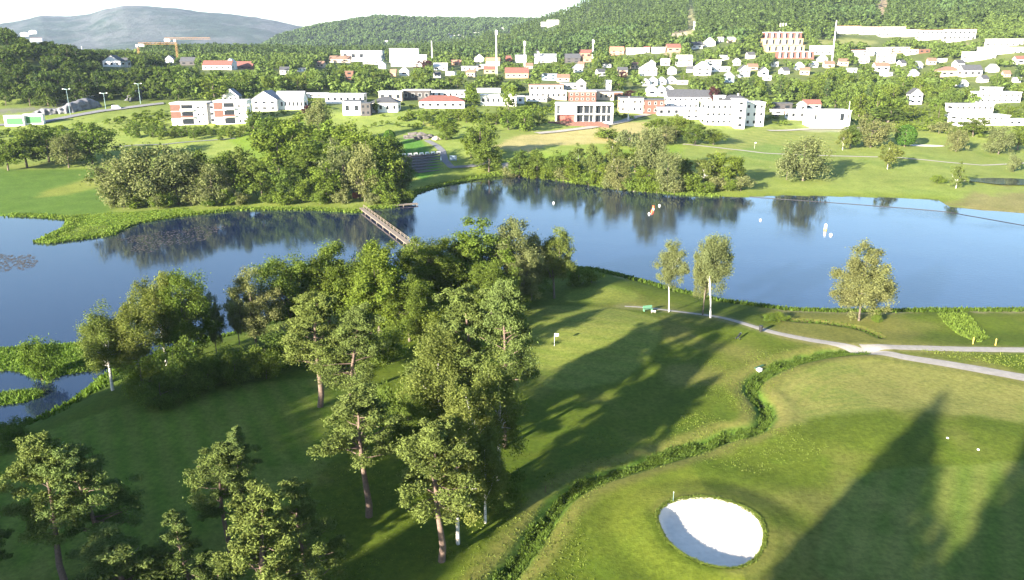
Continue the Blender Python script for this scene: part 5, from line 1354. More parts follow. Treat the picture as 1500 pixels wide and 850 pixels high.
# low scrub on the near slopes of the village
X, Y, rs = scatter(4200, 400, 520, -.8, .8, 32)
hs = rs.uniform(1.2, 3.4, len(X)); ws = hs * rs.uniform(1.0, 1.8, len(X))
ok, px, py = keep_clear(X, Y, hs, ws, -1)
ok &= (fbm(X / 40, Y / 40) + .6 * fbm(X / 14, Y / 14) > -.02)
ok &= ~((px > 1000) & (px < 1260) & (py > 186)) & ~((px > 720) & (px < 960) & (py > 176) & (py < 212)) & (py < 205) & ~((px < 150) & (py < 186))
forest('scrub', X[ok], Y[ok], hs[ok], ws[ok], LOWB, L_BRIGHT, 'low green scrub on the slopes under the village', 2, -.2)
# forested hillside: conifers with broadleaf patches
X, Y, rs = scatter(42000, 860, 2050, -.45, .92, 33)
u = X / Y
ok = (u > -.02 + .06 * fbm(Y / 200, X / 200)) | (Y > 1000)
bare = np.zeros(len(X), bool)
px, py, d = proj(X, Y, H(X, Y))
for (a, b_, sx, sy) in ((1000, 60, 20, 12), (1012, 36, 6, 34), (1292, 12, 8, 22), (1368, 30, 40, 4), (1390, 66, 26, 4), (986, 78, 12, 5)):
    bare |= ((px - a) / sx) ** 2 + ((py - b_) / sy) ** 2 < 1
hs = rs.uniform(8, 21, len(X)); ws = hs * rs.uniform(.28, .44, len(X)) + 1.5
ok &= ~bare & (py > -120)
okh, _, _ = keep_clear(X, Y, hs, ws); ok &= okh
con = fbm(X / 130, Y / 130) > -.12
s = ok & con
forest('spruce_forest', X[s], Y[s], hs[s], ws[s], LOWC, L_WOODFAR, 'dense conifer forest covering the hillside behind the village', 3)
s = ok & ~con
forest('woodland', X[s], Y[s], hs[s] * .75, ws[s] * 1.5, LOWB2, L_WOODFAR, 'lighter broadleaf patches in the hillside forest', 4)
# the wooded ridge farther back
X, Y, rs = scatter(15000, 1950, 3000, -.62, .5, 35)
hs = rs.uniform(12, 20, len(X)); ws = rs.uniform(13, 20, len(X))
zz = H(X, Y); s = zz > 40
forest('woodland', X[s], Y[s], hs[s], ws[s], LOWB2, L_WOODFAR, 'bluish wooded ridge behind the plain', 5)
X, Y, rs = scatter(4200, 900, 2000, -.75, .02, 36)
hs = rs.uniform(7, 12, len(X)); ws = hs * rs.uniform(.9, 1.4, len(X))
okh, _, _ = keep_clear(X, Y, hs, ws)
forest('woodland', X[okh], Y[okh], hs[okh], ws[okh], LOWB2, L_WOOD, 'tree cover of the distant plain at left', 6)

# ------------------------------------------------------------------ masts, cranes, lamp posts, flagpole
def mast(px, pyb, pyt, label, head=True, r=.5):
    o, x, y, z = root_at('lattice_mast', px, pyb, label, 'mast')
    h = zat(pyt, y) - z
    m = MB()
    for k in range(3):
        a = 2.1 * k; m.bar((r * math.cos(a) * 1.6, r * math.sin(a) * 1.6, -1), (r * .6 * math.cos(a), r * .6 * math.sin(a), h), .16)
    n = int(h / 3)
    for i in range(n):
        z0, z1 = h * i / n, h * (i + 1) / n; q0, q1 = 1.6 - i / n, 1.6 - (i + 1) / n
        for k in range(3): m.bar((r * q0 * math.cos(2.1 * k), r * q0 * math.sin(2.1 * k), z0), (r * q1 * math.cos(2.1 * (k + 1)), r * q1 * math.sin(2.1 * (k + 1)), z1), .08, 4)
    m.build('lattice', M_WHITEP, o)
    if head:
        m = MB()
        for k in range(3): m.box(.9 * math.cos(2.1 * k) - .3, .9 * math.cos(2.1 * k) + .3, .9 * math.sin(2.1 * k) - .3, .9 * math.sin(2.1 * k) + .3, h - 4, h - .5)
        m.build('antenna', M_WHITEP, o)
mast(727, 112, 44, 'tallest lattice mast, beside the yellow house with the red roof')
mast(768, 106, 60, 'lattice mast with a thick head right of the tallest one')
mast(868, 86, 58, 'lattice mast at the forest foot beside the orange house')
mast(633, 97, 60, 'thin grey lattice mast beside the copper beech', False)
mast(1218, 96, 30, 'thin green-grey mast on the right hillside', False, .35)
mast(122, 86, 68, 'short mast on the left wooded hill', False, .4)
for k, px in enumerate((1142, 1146, 1150)): mast(px, 50, 34, 'white stack mast above the red flats, %s of three' % ('left', 'middle', 'right')[k], False, .7)
for k, px in enumerate((1016, 1018)): mast(px, 44, 31, ['left', 'right'][k] + ' pole of the power line on the bare hill strip', False, .4)
def crane(px, pyb, pyt, x0, x1, label):
    o, x, y, z = root_at('tower_crane', px, pyb, label, 'crane')
    h = zat(pyt, y) - z; k = (y * CP) / F
    m = MB()
    for a in (-.8, .8):
        for b_ in (-.8, .8): m.bar((a, b_, -1), (a, b_, h), .14, 4)
    for i in range(int(h / 2.5)): m.bar((-.8, -.8, i * 2.5), (.8, -.8, i * 2.5 + 2.5), .18, 4)
    m.build('tower', M_CRANE, o)
    j = MB(); L0, L1 = (x0 - px) * k, (x1 - px) * k
    for dz, b_ in ((0, -.7), (0, .7), (1.6, 0)): j.bar((L0, b_, h + dz), (L1, b_, h + dz), .13, 4)
    n = int((L1 - L0) / 3)
    for i in range(n): j.bar((L0 + (L1 - L0) * i / n, -.7, h), (L0 + (L1 - L0) * (i + .5) / n, 0, h + 1.6), .08, 4); j.bar((L0 + (L1 - L0) * (i + .5) / n, 0, h + 1.6), (L0 + (L1 - L0) * (i + 1) / n, .7, h), .08, 4)
    j.build('jib', M_CRANE, o)
    MB().box(L0, L0 + 6, -.9, .9, h - 2.2, h + .1).build('counterweight', M_WHITEP, o)
    MB().box(-1, 1, -2.4, -.9, h - 2.6, h - .4).build('cab', M_WHITEP, o)
crane(261, 92, 57.5, 245, 312, 'orange tower crane with a white counterweight beyond the left hill')
crane(205, 92, 65, 206, 262, 'farther orange crane with its jib behind the trees')
def lamp(px, pyb, pyt, label, arm=1.6, group='lamp posts along the left road'):
    o, x, y, z = root_at('lamp_post', px, pyb, label, 'lamp post', group=group)
    h = zat(pyt, y) - z
    MB().cyl(0, 0, -.5, h, .16, .09).build('pole', M_STEEL, o)
    ar = MB().bar((0, 0, h - .1), (-arm, 0, h + .2), .09).bar((0, 0, h - .1), (arm, 0, h + .2), .09).build('arm', M_STEEL, o)
    m = MB().box(-arm - .7, -arm + .1, -.25, .25, h + .1, h + .38).box(arm - .1, arm + .7, -.25, .25, h + .1, h + .38)
    m.build('lamp_head', M_WHITEP, o)
lamp(103, 168, 131, 'tallest lamp post, standing before the rock cut'); lamp(155, 160, 137, 'lamp post in the middle of the left road'); lamp(206, 152, 123, 'lamp post farthest along the left road')
o, x, y, z = root_at('flagpole', 920, 177, 'white flagpole right of the clubhouse', 'flagpole')
h = zat(143, y) - z; MB().cyl(0, 0, -.5, h, .28, .16).build('pole', M_WHITEP, o); MB().cyl(0, 0, h, h + .4, .3, .1).build('cap', M_WHITEP, o)
o, x, y, z = root_at('flagpole', 1241, 182, 'thin pale flagpole at the right end of the plain white building', 'flagpole')
h = zat(150, y) - z; MB().cyl(0, 0, -.5, h, .2, .1).build('pole', M_WHITEP, o); MB().cyl(0, 0, h, h + .4, .24, .1).build('cap', M_WHITEP, o)
# two green and white containers at the road on the left
for k, (px, py, wp) in enumerate(((22, 185, 27), (50, 183, 26))):
    o, x, y, z = root_at('site_cabin', px, py, ['green and white site cabin at the road, left one', 'green and white site cabin at the road, right one'][k], 'site cabin', rad(8))
    k_ = (y * CP - (z - CH) * SP) / F; w_ = wp * k_; h_ = 15 * k_
    MB().box(-w_/2, w_/2, 0, 3, -1, h_).build('wall', M_WHITE, o)
    MB().box(-w_ * .38, w_ * .44, -.06, .1, h_ * .16, h_ * .78).build('side_panel', M_GREENP, o)
    MB().box(-w_/2 - .1, w_/2 + .1, -.15, 3.1, h_ + .003, h_ + .2).build('roof', M_RWHITE, o)
# a white van and cars
def car(px, py, label, mat, L=4.4, van=False, rot=0.):
    o, x, y, z = root_at('parked_van' if van else 'parked_car', px, py, label, 'van' if van else 'car', rot, dz=.3)
    hh = 2.0 if van else 1.4
    m = MB()
    prof = [(-L/2, .3), (L/2, .3), (L/2, .8), (L * .36, .9), (L * .2, hh), (-L * .42, hh), (-L/2, hh * .62)]
    n = len(prof)
    m.poly([(a, -.85, b_) for a, b_ in prof] + [(a, .85, b_) for a, b_ in prof], [tuple(range(n)), tuple(range(2 * n - 1, n - 1, -1))] + [(i, i + n, (i + 1) % n + n, (i + 1) % n) for i in range(n)])
    m.build('body', mat, o)
    MB().box(-L * .38, L * .16, -.88, .88, hh * .62, hh * .9).build('window', M_GLASS, o)
    for a in (-.3, .3):
        for s in (-1, 1):
            w = MB(); k = 10
            c = [(L * a + .33 * math.cos(6.283 * i / k), s * .8 - .1, .32 + .33 * math.sin(6.283 * i / k)) for i in range(k)] + [(L * a + .33 * math.cos(6.283 * i / k), s * .8 + .1, .32 + .33 * math.sin(6.283 * i / k)) for i in range(k)]
            w.poly(c, [tuple(range(k)), tuple(range(k, 2 * k))[::-1]] + [(i, (i + 1) % k, k + (i + 1) % k, k + i) for i in range(k)]); w.build('wheel', M_BLACK, o)
car(171, 160, 'white van parked beside the road on the gravel', M_WHITEP, 5.4, True)
car(1152, 168, 'red car under the edge of the dark carport', M_REDW)
car(1136, 172, 'dark car in the yard by the low white garage', M_DARKW, rot=.5)
# ------------------------------------------------------------------ reeds, bank growth, ditch growth, rough grass
def blades(name, X, Y, hgt, wid, mat, seed, label, cat, lean=.35, n=3, zoff=-.05):
    """tufts of n grass blades each"""
    rs = np.random.RandomState(seed)
    Z = H(X, Y) + zoff
    k = len(X); tot = k * n
    ci = np.repeat(np.arange(k), n)
    a = rs.rand(tot) * 6.28; h = hgt[ci] * rs.uniform(.6, 1.15, tot); w = wid[ci] * rs.uniform(.7, 1.2, tot) / 2
    bx = X[ci] + rs.normal(size=tot) * wid[ci] * .5; by = Y[ci] + rs.normal(size=tot) * wid[ci] * .5
    ca, sa = np.cos(a), np.sin(a)
    l = h * rs.normal(size=tot) * lean
    l2 = h * rs.normal(size=tot) * lean
    V = np.empty((tot, 4, 3))
    V[:, 0] = np.stack([bx - ca * w, by - sa * w, Z[ci]], 1); V[:, 1] = np.stack([bx + ca * w, by + sa * w, Z[ci]], 1)
    V[:, 2] = np.stack([bx + ca * w * .5 + l, by + sa * w * .5 + l2, Z[ci] + h], 1); V[:, 3] = np.stack([bx - ca * w * .5 + l, by - sa * w * .5 + l2, Z[ci] + h * .92], 1)
    t_ = rs.uniform(.65, 1.3, k)[ci] * rs.uniform(.85, 1.15, tot)
    o = link(name, mesh_from(name, V.reshape(-1, 3), np.arange(tot * 4).reshape(-1, 4), [mat], attrs={'tint': ('FACE', 'FLOAT', t_)}))
    tag(o, label, cat, kind='stuff'); return o
L_REED = leaf_mat('reed_blades', (.105, .15, .032), (.02, .01, 0), trans=.35)
L_BANK = leaf_mat('bank_herbs', (.062, .098, .02), (.01, .01, 0), trans=.35)
L_LUSH = leaf_mat('ditch_herbs', (.08, .115, .024), (.01, .01, 0), trans=.35)
L_ROUGH = leaf_mat('rough_blades', (.115, .14, .032), (.03, .015, .01), trans=.3)
def along(line, n, seed, spread, a=0., b=1.):
    rs = np.random.RandomState(seed)
    P_ = np.array(line); L = np.r_[0, np.cumsum(np.linalg.norm(np.diff(P_, axis=0), axis=1))]
    s = rs.uniform(a, b, n) * L[-1]
    X = np.interp(s, L, P_[:, 0]); Y = np.interp(s, L, P_[:, 1])
    return X + rs.normal(size=n) * spread, Y + rs.normal(size=n) * spread, rs
# bank of the near shore, right of the grove
NS = [P0(x, y) for x, y in NEAR_SHORE]
X, Y, rs = along(NS[:13], 36000, 41, 2.6)
sd = lake_sd(X, Y); s = (sd > -.3) & (sd < 5.6) & (X > 8) & (X < 150); X, Y = X[s], Y[s]
blades('bank_grass', X, Y, rs.uniform(.25, .85, len(X)), rs.uniform(.12, .32, len(X)), L_BANK, 1, 'tall dark green growth on the near lake bank', 'grass')
X, Y, rs = along(NS[13:], 6000, 42, 3.0)
sd = lake_sd(X, Y); s = (sd > -.3) & (sd < 5); X, Y = X[s], Y[s]
blades('bank_grass', X, Y, rs.uniform(.3, .9, len(X)), rs.uniform(.2, .5, len(X)), L_BANK, 2, 'rough growth on the shaded bank under the tree row', 'grass')
# islets and marsh tongue
X = rs.uniform(-110, -20, 60000); Y = rs.uniform(95, 140, 60000)
s = (sdf(ISLET, X, Y) < .2) | (sdf(ISLET2, X, Y) < .2) | (sdf(REEDSPIT, X, Y) < .2); X, Y = X[s], Y[s]
blades('reeds', X, Y, rs.uniform(.2, .6, len(X)), rs.uniform(.1, .26, len(X)), L_REED, 3, 'light green reeds on the pond islets', 'reeds')
X = rs.uniform(-190, -70, 40000); Y = rs.uniform(200, 275, 40000)
s = (sdf(MARSH, X, Y) < 0) & (lake_sd(X, Y) > -.2); X, Y = X[s], Y[s]
blades('reeds', X, Y, rs.uniform(.12, .36, len(X)), rs.uniform(.15, .35, len(X)), L_REED, 4, 'bright marsh grass on the tongue of the far left shore', 'reeds')
FS = [P0(x, y) for x, y in FAR_SHORE]
X, Y, rs = along(FS, 12000, 43, 1.6, .12, .70)
sd = lake_sd(X, Y); s = (sd > -.4) & (sd < 3.5); X, Y = X[s], Y[s]
blades('reeds', X, Y, rs.uniform(.3, .8, len(X)), rs.uniform(.3, .6, len(X)), L_REED, 5, 'reed fringe along the far lake shore', 'reeds')
# the overgrown ditch
X, Y, rs = along(DITCH, 46000, 44, .62)
d = pdist(DITCH, X, Y); s = (d < .85 + 2.2 * fbm(X / 2.5, Y / 2.5)) & ((d > .2) | (rs.rand(len(X)) < .4)) & (fbm(X / 1.2 + 9, Y / 1.2) > -.17); gx_, gy_ = PX_IDX(X, Y, np.full(len(X), 2.0)); s &= ~((gy_ > 560) & (gy_ < 635) & (gx_ > 1085) & (rs.rand(len(X)) < .72)); X, Y = X[s], Y[s]
blades('ditch_growth', X, Y, (.12 + .5 * np.clip(.5 + 2 * fbm(X / 2 + 4, Y / 2), 0, 1)) * rs.uniform(.7, 1.2, len(X)), rs.uniform(.06, .16, len(X)), L_LUSH, 6, 'lush bright growth filling the winding ditch', 'grass', .5, 4)
X, Y, rs = along(TRENCH, 900, 45, .4)
blades('trench_grass', X, Y, rs.uniform(.12, .3, len(X)), rs.uniform(.1, .22, len(X)), L_BANK, 7, 'dark grass in the trench by the lake bank', 'grass')
# reed wedge by the right path
poly = W([(1375, 462), (1415, 462), (1445, 495), (1430, 503), (1400, 485)], 2.4)
X = rs.uniform(75, 130, 22000); Y = rs.uniform(115, 150, 22000); s = sdf(poly, X, Y) < .4; X, Y = X[s], Y[s]
blades('reeds', X, Y, rs.uniform(.3, .6, len(X)), rs.uniform(.1, .25, len(X)), L_REED, 8, 'wedge of tall pale grass between bank and gravel path', 'reeds')
poly = W([(1330, 513), (1500, 522), (1700, 530), (1700, 580), (1500, 545), (1400, 528)], 2.6)
X = rs.uniform(60, 150, 16000); Y = rs.uniform(100, 130, 16000); s = sdf(poly, X, Y) < 0; X, Y = X[s], Y[s]
blades('rough_grass', X, Y, rs.uniform(.1, .28, len(X)), rs.uniform(.08, .2, len(X)), L_ROUGH, 9, 'rough grass between the two gravel paths', 'grass')
# rough by the grove and ditch
X = rs.uniform(-24, 45, 60000); Y = rs.uniform(56, 120, 60000)
d = pdist(DITCH, X, Y); f_ = fbm(X / 5, Y / 5)
s = ((d < 9) & (f_ + .03 * (6 - d) > .25 * (rs.rand(len(X)) - .3)) & (d > 1.2)) | ((X < 4) & (Y < 84) & (f_ > .3 * (rs.rand(len(X)) - .2)))
sb = sdf(BUNK, X, Y); s &= (sb > 7.5) & (sdf(GREEN, X, Y) > 2) & (sdf(FWAY_R, X, Y) > .5) & (sdf(FWAY_R2, X, Y) > .5) & (pdist(PATH_A, X, Y) > 1.8)
X, Y = X[s], Y[s]
blades('rough_grass', X, Y, rs.uniform(.06, .18, len(X)), rs.uniform(.06, .16, len(X)), L_ROUGH, 10, 'rough grass beside the ditch and under the grove', 'grass', .5)

# turf hanging over the lip of the bunker
X, Y, rs = along(BUNK + BUNK[:1], 5200, 46, .10)
sb = sdf(BUNK, X, Y); s = (sb > -.12) & (sb < .6); X, Y = X[s], Y[s]
blades('lip_grass', X, Y, rs.uniform(.06, .17, len(X)), rs.uniform(.05, .12, len(X)), L_ROUGH, 11, 'grass fringe round the lip of the white bunker', 'grass', .7, zoff=.0)
# ------------------------------------------------------------------ spruces behind and left of the camera whose shadows fall into view
def sunpos(a, b): return SD[0] * a + SD[1] * b, SD[1] * a - SD[0] * b
LEAFQ[:] = [1, 1]
SPR = [gen_spruce(s, 28, 6.0, .04, 26, 30, .42, 9) for s in (301, 302, 303)]
for g in SPR: g['h'] = float(np.percentile(g['V'][:, 2], 99.9))
tx, ty = P0(1386, 570, 2.8)
def off(dl, dr): return tx - SD[0] * dl + SD[1] * dr, ty - SD[1] * dl - SD[0] * dr
tips = [(0, .4, 9), (7, 1.6, 9), (14, 3.2, 9), (22, 4.8, 10), (30, 3, 10), (33, 6.5, 10), (36, 8.5, 9), (39, 10.5, 9), (3, 12.2, 8), (-4, 14.5, 9), (2, 17, 10), (6, 20, 10), (0, 24, 12), (10, 29, 12), (24, 14, 11), (26, 19, 11), (44, 1.5, 9), (46, 5, 9)]
big = [(112 + (k % 3) * 2, b_, (112 + (k % 3) * 2 - a) * math.tan(SUN_EL), w_) for k, (a, b_, w_) in enumerate(tips)]
XY = np.array([off(a, b_) for a, b_, _, _ in big]); hs = np.array([a[2] for a in big]); ws = np.array([float(a[3]) for a in big])
lft = []
rs = np.random.RandomState(9)
for b_ in np.r_[np.arange(-112, -58.5, 2.3), np.arange(-111, -58.5, 2.7), np.arange(-53, -45, 2.2), np.arange(-52.5, -45, 2.5)]:
    hh = np.interp(b_, [-112, -108, -90, -86, -78, -66, -63, -60, -54, -46], [26, 31.5, 31.5, 28.5, 27, 27, 28.5, 28.5, 25.5, 24]) + rs.uniform(-1.5, 1.5)
    lft.append((*sunpos(-44 + rs.uniform(-4, 4), b_), hh, rs.uniform(8.5, 11)))
lft = np.array(lft)
forest('spruce_wood', np.r_[XY[:, 0], lft[:, 0]], np.r_[XY[:, 1], lft[:, 1]], np.r_[hs, lft[:, 2]], np.r_[ws, lft[:, 3]], SPR, L_SPRUCE, 'tall spruces outside the picture that throw the broad shadows on the grass', 7)

# ------------------------------------------------------------------ footbridge over the narrows
A = np.array(P0(529, 304, .9)); B_ = np.array(P0(668, 408, .9)); dv = B_ - A; L = float(np.linalg.norm(dv)); an = math.atan2(dv[1], dv[0])
o = link('footbridge', None, None, (A[0], A[1], 0), an); tag(o, 'long narrow wooden footbridge with a post railing across the lake narrows', 'footbridge')
m = MB()
for i in range(int(L / .3)): m.box(i * .3, i * .3 + .27, -.72, .72, .78, .86)
m.build('deck', M_WOOD, o)
m = MB().box(0, L, -.6, -.45, .5, .777).box(0, L, .45, .6, .5, .777)
m.build('beam', M_WOOD, o)
nP = 26
for i in range(nP):
    x = .5 + (L - 1) * i / (nP - 1)
    MB().box(x - .09, x + .09, .64, .80, -1.5, 1.85).build('post', M_WOOD, o)
    if i % 2 == 0: MB().cyl(x, -.5, -1.6, .5, .14).build('pile', M_WOOD, o)
MB().box(0, L, .805, .86, 1.68, 1.78).box(0, L, .805, .85, 1.25, 1.33).build('handrail', M_WOOD, o)
# dock beside it
x, y = P0(590, 300, .4); o = link('dock', None, None, (x, y, 0), .35); tag(o, 'grey wooden dock in the water right of the footbridge', 'dock')
m = MB()
for i in range(24): m.box(-5 + i * .42, -5 + i * .42 + .38, -1.3, 1.3, .42, .5)
m.build('deck', M_WOOD, o)
for a in (-4.5, 0, 4.5):
    for b_ in (-1.1, 1.1): MB().cyl(a, b_, -1.5, .415, .13).build('post', M_WOOD, o)
# red hut
o, x, y, z = root_at('hut', 525, 289, 'small red-brown hut half hidden by trees at the footbridge', 'hut', rad(20))
MB().box(-1.9, 1.9, -1.5, 1.5, -.5, 2.3).build('wall', simple_mat('red_brown_boards', (.25, .085, .055), .85, .15, 2), o)
MB().gable(-1.9, 1.9, -1.5, 1.5, 2.31, 1.1, 'x').build('roof', M_RDARK, o)
MB().box(-.45, .45, -1.56, -1.45, .05, 1.95).build('door', M_BROWNW, o)
# terrace of the practice ground: stone steps with white benches
xa, ya, za = G(612, 254); xb, yb, zb = G(682, 245)
o = link('stone_terrace', None, None, (xa, ya, za), math.atan2(yb - ya, xb - xa)); tag(o, 'dark stone terrace of low steps above the far lake shore', 'terrace')
Lt = math.hypot(xb - xa, yb - ya)
for k in range(7): MB().box(0, Lt, k * 3.4, k * 3.4 + 3.35, -3, .5 + k * .6).build('step', M_STONE, o)
def bench(px, py, label, mat, group=None, rot=0., s=1.0):
    o, x, y, z = root_at('bench', px, py, label, 'bench', rot, group)
    o.scale = (s, s, s)
    MB().box(-.8, .8, -.22, .22, .4, .46).build('seat', mat, o); MB().box(-.8, .8, .2, .26, .5, .9).build('backrest', mat, o)
    for a in (-.7, .7): MB().box(a - .05, a + .05, -.2, .26, -.1, .398).build('leg', mat, o)
for i in range(8):
    f_ = (i + .5) / 8; x = xa + (xb - xa) * f_; y = ya + (yb - ya) * f_
    o = link('bench', None, None, (x - math.sin(math.atan2(yb - ya, xb - xa)) * 22, y + math.cos(math.atan2(yb - ya, xb - xa)) * 22, za + .5 + 6 * .6), math.atan2(yb - ya, xb - xa))
    tag(o, 'small white bench in the row along the top of the stone terrace', 'bench', 'white benches on the stone terrace')
    MB().box(-.9, .9, -.25, .25, .4, .47).build('seat', M_WHITEP, o); MB().box(-.9, .9, .22, .28, .5, .95).build('backrest', M_WHITEP, o)
    for a in (-.8, .8): MB().box(a - .06, a + .06, -.22, .28, 0, .398).build('leg', M_WHITEP, o)
def signboard(px, py, w_, h_, label, mat, lift=1.0, post=M_WOOD, name='signboard', rot=0.):
    o, x, y, z = root_at(name, px, py, label, 'sign', rot)
    MB().box(-w_/2, w_/2, -.05, .05, lift, lift + h_).build('panel', mat, o)
    for a in (-.42, .42): MB().box(w_ * a - .06, w_ * a + .06, .055, .17, -.3, lift + h_ * .9).build('post', post, o)
signboard(664, 238, 3.0, 2.0, 'pale blue notice board above the stone terrace', simple_mat('pale_blue_panel', (.20, .27, .34), .6, .05, 1), .8)
# people are not discernible; white parasol by the path
o, x, y, z = root_at('parasol', 646, 238, 'closed white parasol standing by the practice path', 'parasol')
MB().cyl(0, 0, 0, 2.6, .05).build('pole', M_STEEL, o); MB().cyl(0, 0, .9, 2.5, .32, .06, 10).build('canopy', M_WHITEP, o)
# small pale beach where the right thicket starts
x, y, z = G(746, 254)
# flat rocks on the bank of the right thicket
M_ROCK = simple_mat('pale_rock', (.30, .27, .235), .9, .2, 2, bump=.7)
def rock(px, py, s, label, group=None, mat=None):
    x, y, z = G(px, py)
    bm_ = __import__('bmesh').new(); __import__('bmesh').ops.create_icosphere(bm_, subdivisions=2, radius=1)
    rr_ = random.Random(int(px * 7 + py))
    ph = [rr_.uniform(0, 6) for _ in range(4)]
    for v in bm_.verts:
        c = v.co; k = 1 + .22 * math.sin(3 * c.x + ph[0]) + .18 * math.sin(4 * c.y + ph[1]) + .15 * math.sin(5 * c.z + ph[2])
        v.co = (c.x * k * s, c.y * k * s * .8, c.z * k * s * .55)
    me = bpy.data.meshes.new('rock'); bm_.to_mesh(me); bm_.free(); me.materials.append(mat or M_ROCK)
    tag(link('rock', me, None, (x, y, z + .1 * s)), label, 'rock', group)
rock(836, 262, 1.8, 'largest pale rock on the bank under the right thicket'); rock(828, 256, 1.2, 'pale rock just above the largest bank rock')
for i, (px, py, s) in enumerate(((858, 266, .8), (866, 268, .7), (880, 270, .8), (890, 272, .6), (905, 276, .6), (930, 281, .7))): rock(px, py, s, 'small pale rock at the waterline of the right thicket', 'rocks along the right thicket')
rock(912, 208, 3.0, 'grey rock outcrop on the dry slope'); rock(922, 205, 2.0, 'smaller rock beside the grey outcrop on the dry slope'); rock(640, 205, 2.4, 'orange-brown rock by the bend of the practice path')
for i, (px, py, s) in enumerate(((600, 203, 2.4), (612, 204, 2.6), (624, 203, 2.2), (605, 198, 2.2), (619, 198, 2.4), (632, 201, 2.0))): rock(px, py, s, 'boulder of the stone garden under the bright tree, darkened as shade', 'boulders of the stone garden', M_STONE)
# rock faces of the road cut on the left
M_CUT = simple_mat('cut_rock', (.15, .15, .165), .95, .5, .5, bump=1.0)
def rockface(pts, hpx, label):
    base = [np.array(G(x, y)) for x, y in pts]
    P_ = np.array(smooth_line([b_[:2] for b_ in base], 12)); n = len(P_); k = 9
    t = np.gradient(P_, axis=0); t /= np.linalg.norm(t, axis=1)[:, None]; nr2 = np.stack([-t[:, 1], t[:, 0]], 1)
    hh = np.interp(np.linspace(0, 1, n), np.linspace(0, 1, len(hpx)), hpx)
    zb = H(P_[:, 0], P_[:, 1]); V = []
    for i in range(n):
        for j in range(k):
            f_ = j / (k - 1); q = fbm(np.array([i * .45 + 3]), np.array([j * .5 + hh[i]]))[0]
            inn_ = (.8 * f_ + 1.6 * max(0, f_ - .8) * 10) + q * 3.4 + 1.2 * abs(math.sin(i * .7 + 2 * q))
            V.append((P_[i, 0] + nr2[i, 0] * inn_, P_[i, 1] + nr2[i, 1] * inn_, zb[i] - 1 + (hh[i] + 1) * min(f_ * 1.15, 1) + q * .8))
    ii, jj = np.meshgrid(np.arange(n - 1), np.arange(k - 1), indexing='ij'); a = (ii * k + jj).ravel()
    tag(link('rock_cliff', mesh_from('rock_cliff', V, np.stack([a, a + k, a + k + 1, a + 1], 1), [M_CUT])), label, 'cliff')
rockface([(40, 172), (62, 170), (84, 168)], [1, 4, 3], 'grey blasted rock face behind the tallest lamp post')
rockface([(80, 168), (105, 166), (135, 159), (150, 157)], [3, 5.5, 6, 1.5], 'large grey blasted rock face in the middle of the road cut')
rockface([(190, 150), (205, 146), (225, 138), (247, 132)], [1, 5, 6, 2], 'grey rock face at the far end of the left road')
# ------------------------------------------------------------------ things on the water
M_BUOYW = simple_mat('white_buoy', (.8, .8, .8), .4, .02, 2); M_BUOYO = simple_mat('orange_buoy', (.75, .13, .04), .4, .04, 2); M_BUOYY = simple_mat('yellow_buoy', (.8, .55, .10), .4, .04, 2)
def ball(px, py, s, mat, label):
    x, y = P0(px, py, 0)
    o = link('buoy', None, None, (x, y, 0)); tag(o, label, 'buoy')
    V = []; n = 10
    m = MB(); prev = 0
    for k in range(7):
        t0 = math.pi * k / 7 - math.pi / 2; t1 = math.pi * (k + 1) / 7 - math.pi / 2
        m.cyl(0, 0, s * .35 + s * math.sin(t0), s * .35 + s * math.sin(t1), max(s * math.cos(t0), .01), max(s * math.cos(t1), .01), 12)
    b_ = m.build('float', mat, o)
    MB().cyl(0, 0, s * 1.3, s * 1.6, s * .16).build('lug', M_STEEL, o)
def pillar(px, py, h, r, mat, band, label):
    x, y = P0(px, py, 0)
    o = link('buoy', None, None, (x, y, 0)); tag(o, label, 'buoy')
    MB().cyl(0, 0, -.4, h * .3, r * 1.05, r, 14).build('base_ring', band, o)
    MB().cyl(0, 0, h * .3 + .003, h * .85, r * .97, r * .92, 14).cyl(0, 0, h * .85, h, r * .92, r * .5, 14).build('float', mat, o)
ball(811, 298, 0.40, M_BUOYW, 'small white buoy alone near the right thicket'); pillar(957, 307, 1.3, .36, M_BUOYO, M_BUOYW, 'orange and white pillar buoy'); pillar(955, 311, .8, .36, M_BUOYO, M_BUOYO, 'low orange buoy in front of the orange and white one')
ball(966, 302, 0.40, M_BUOYW, 'white ball buoy right of the orange pillar buoy'); ball(951, 314, 0.40, M_BUOYW, 'white ball buoy left of the orange pillar buoy'); ball(1114, 323, 0.36, M_BUOYW, 'single white ball buoy in mid lake')
pillar(1209, 337, 1.8, .42, M_BUOYW, M_BUOYY, 'tall white pillar buoy with a yellow foot'); ball(1217, 345, 0.45, M_BUOYW, 'white ball buoy right of the tall pillar buoy')
# floating line of a boom across the right bay
ln = smooth_line([P0(x, y, .1) for x, y in ((1098, 288), (1150, 292), (1250, 299), (1375, 309), (1420, 316), (1500, 330), (1620, 350))], 8)
pts = np.array([(x, y, .06) for x, y in ln]); v, q = tube(pts, [.08] * len(pts), 6)
tag(link('boom_line', mesh_from('boom_line', v, q, [M_BLACK])), 'thin floating boom line across the right bay', 'boom line')
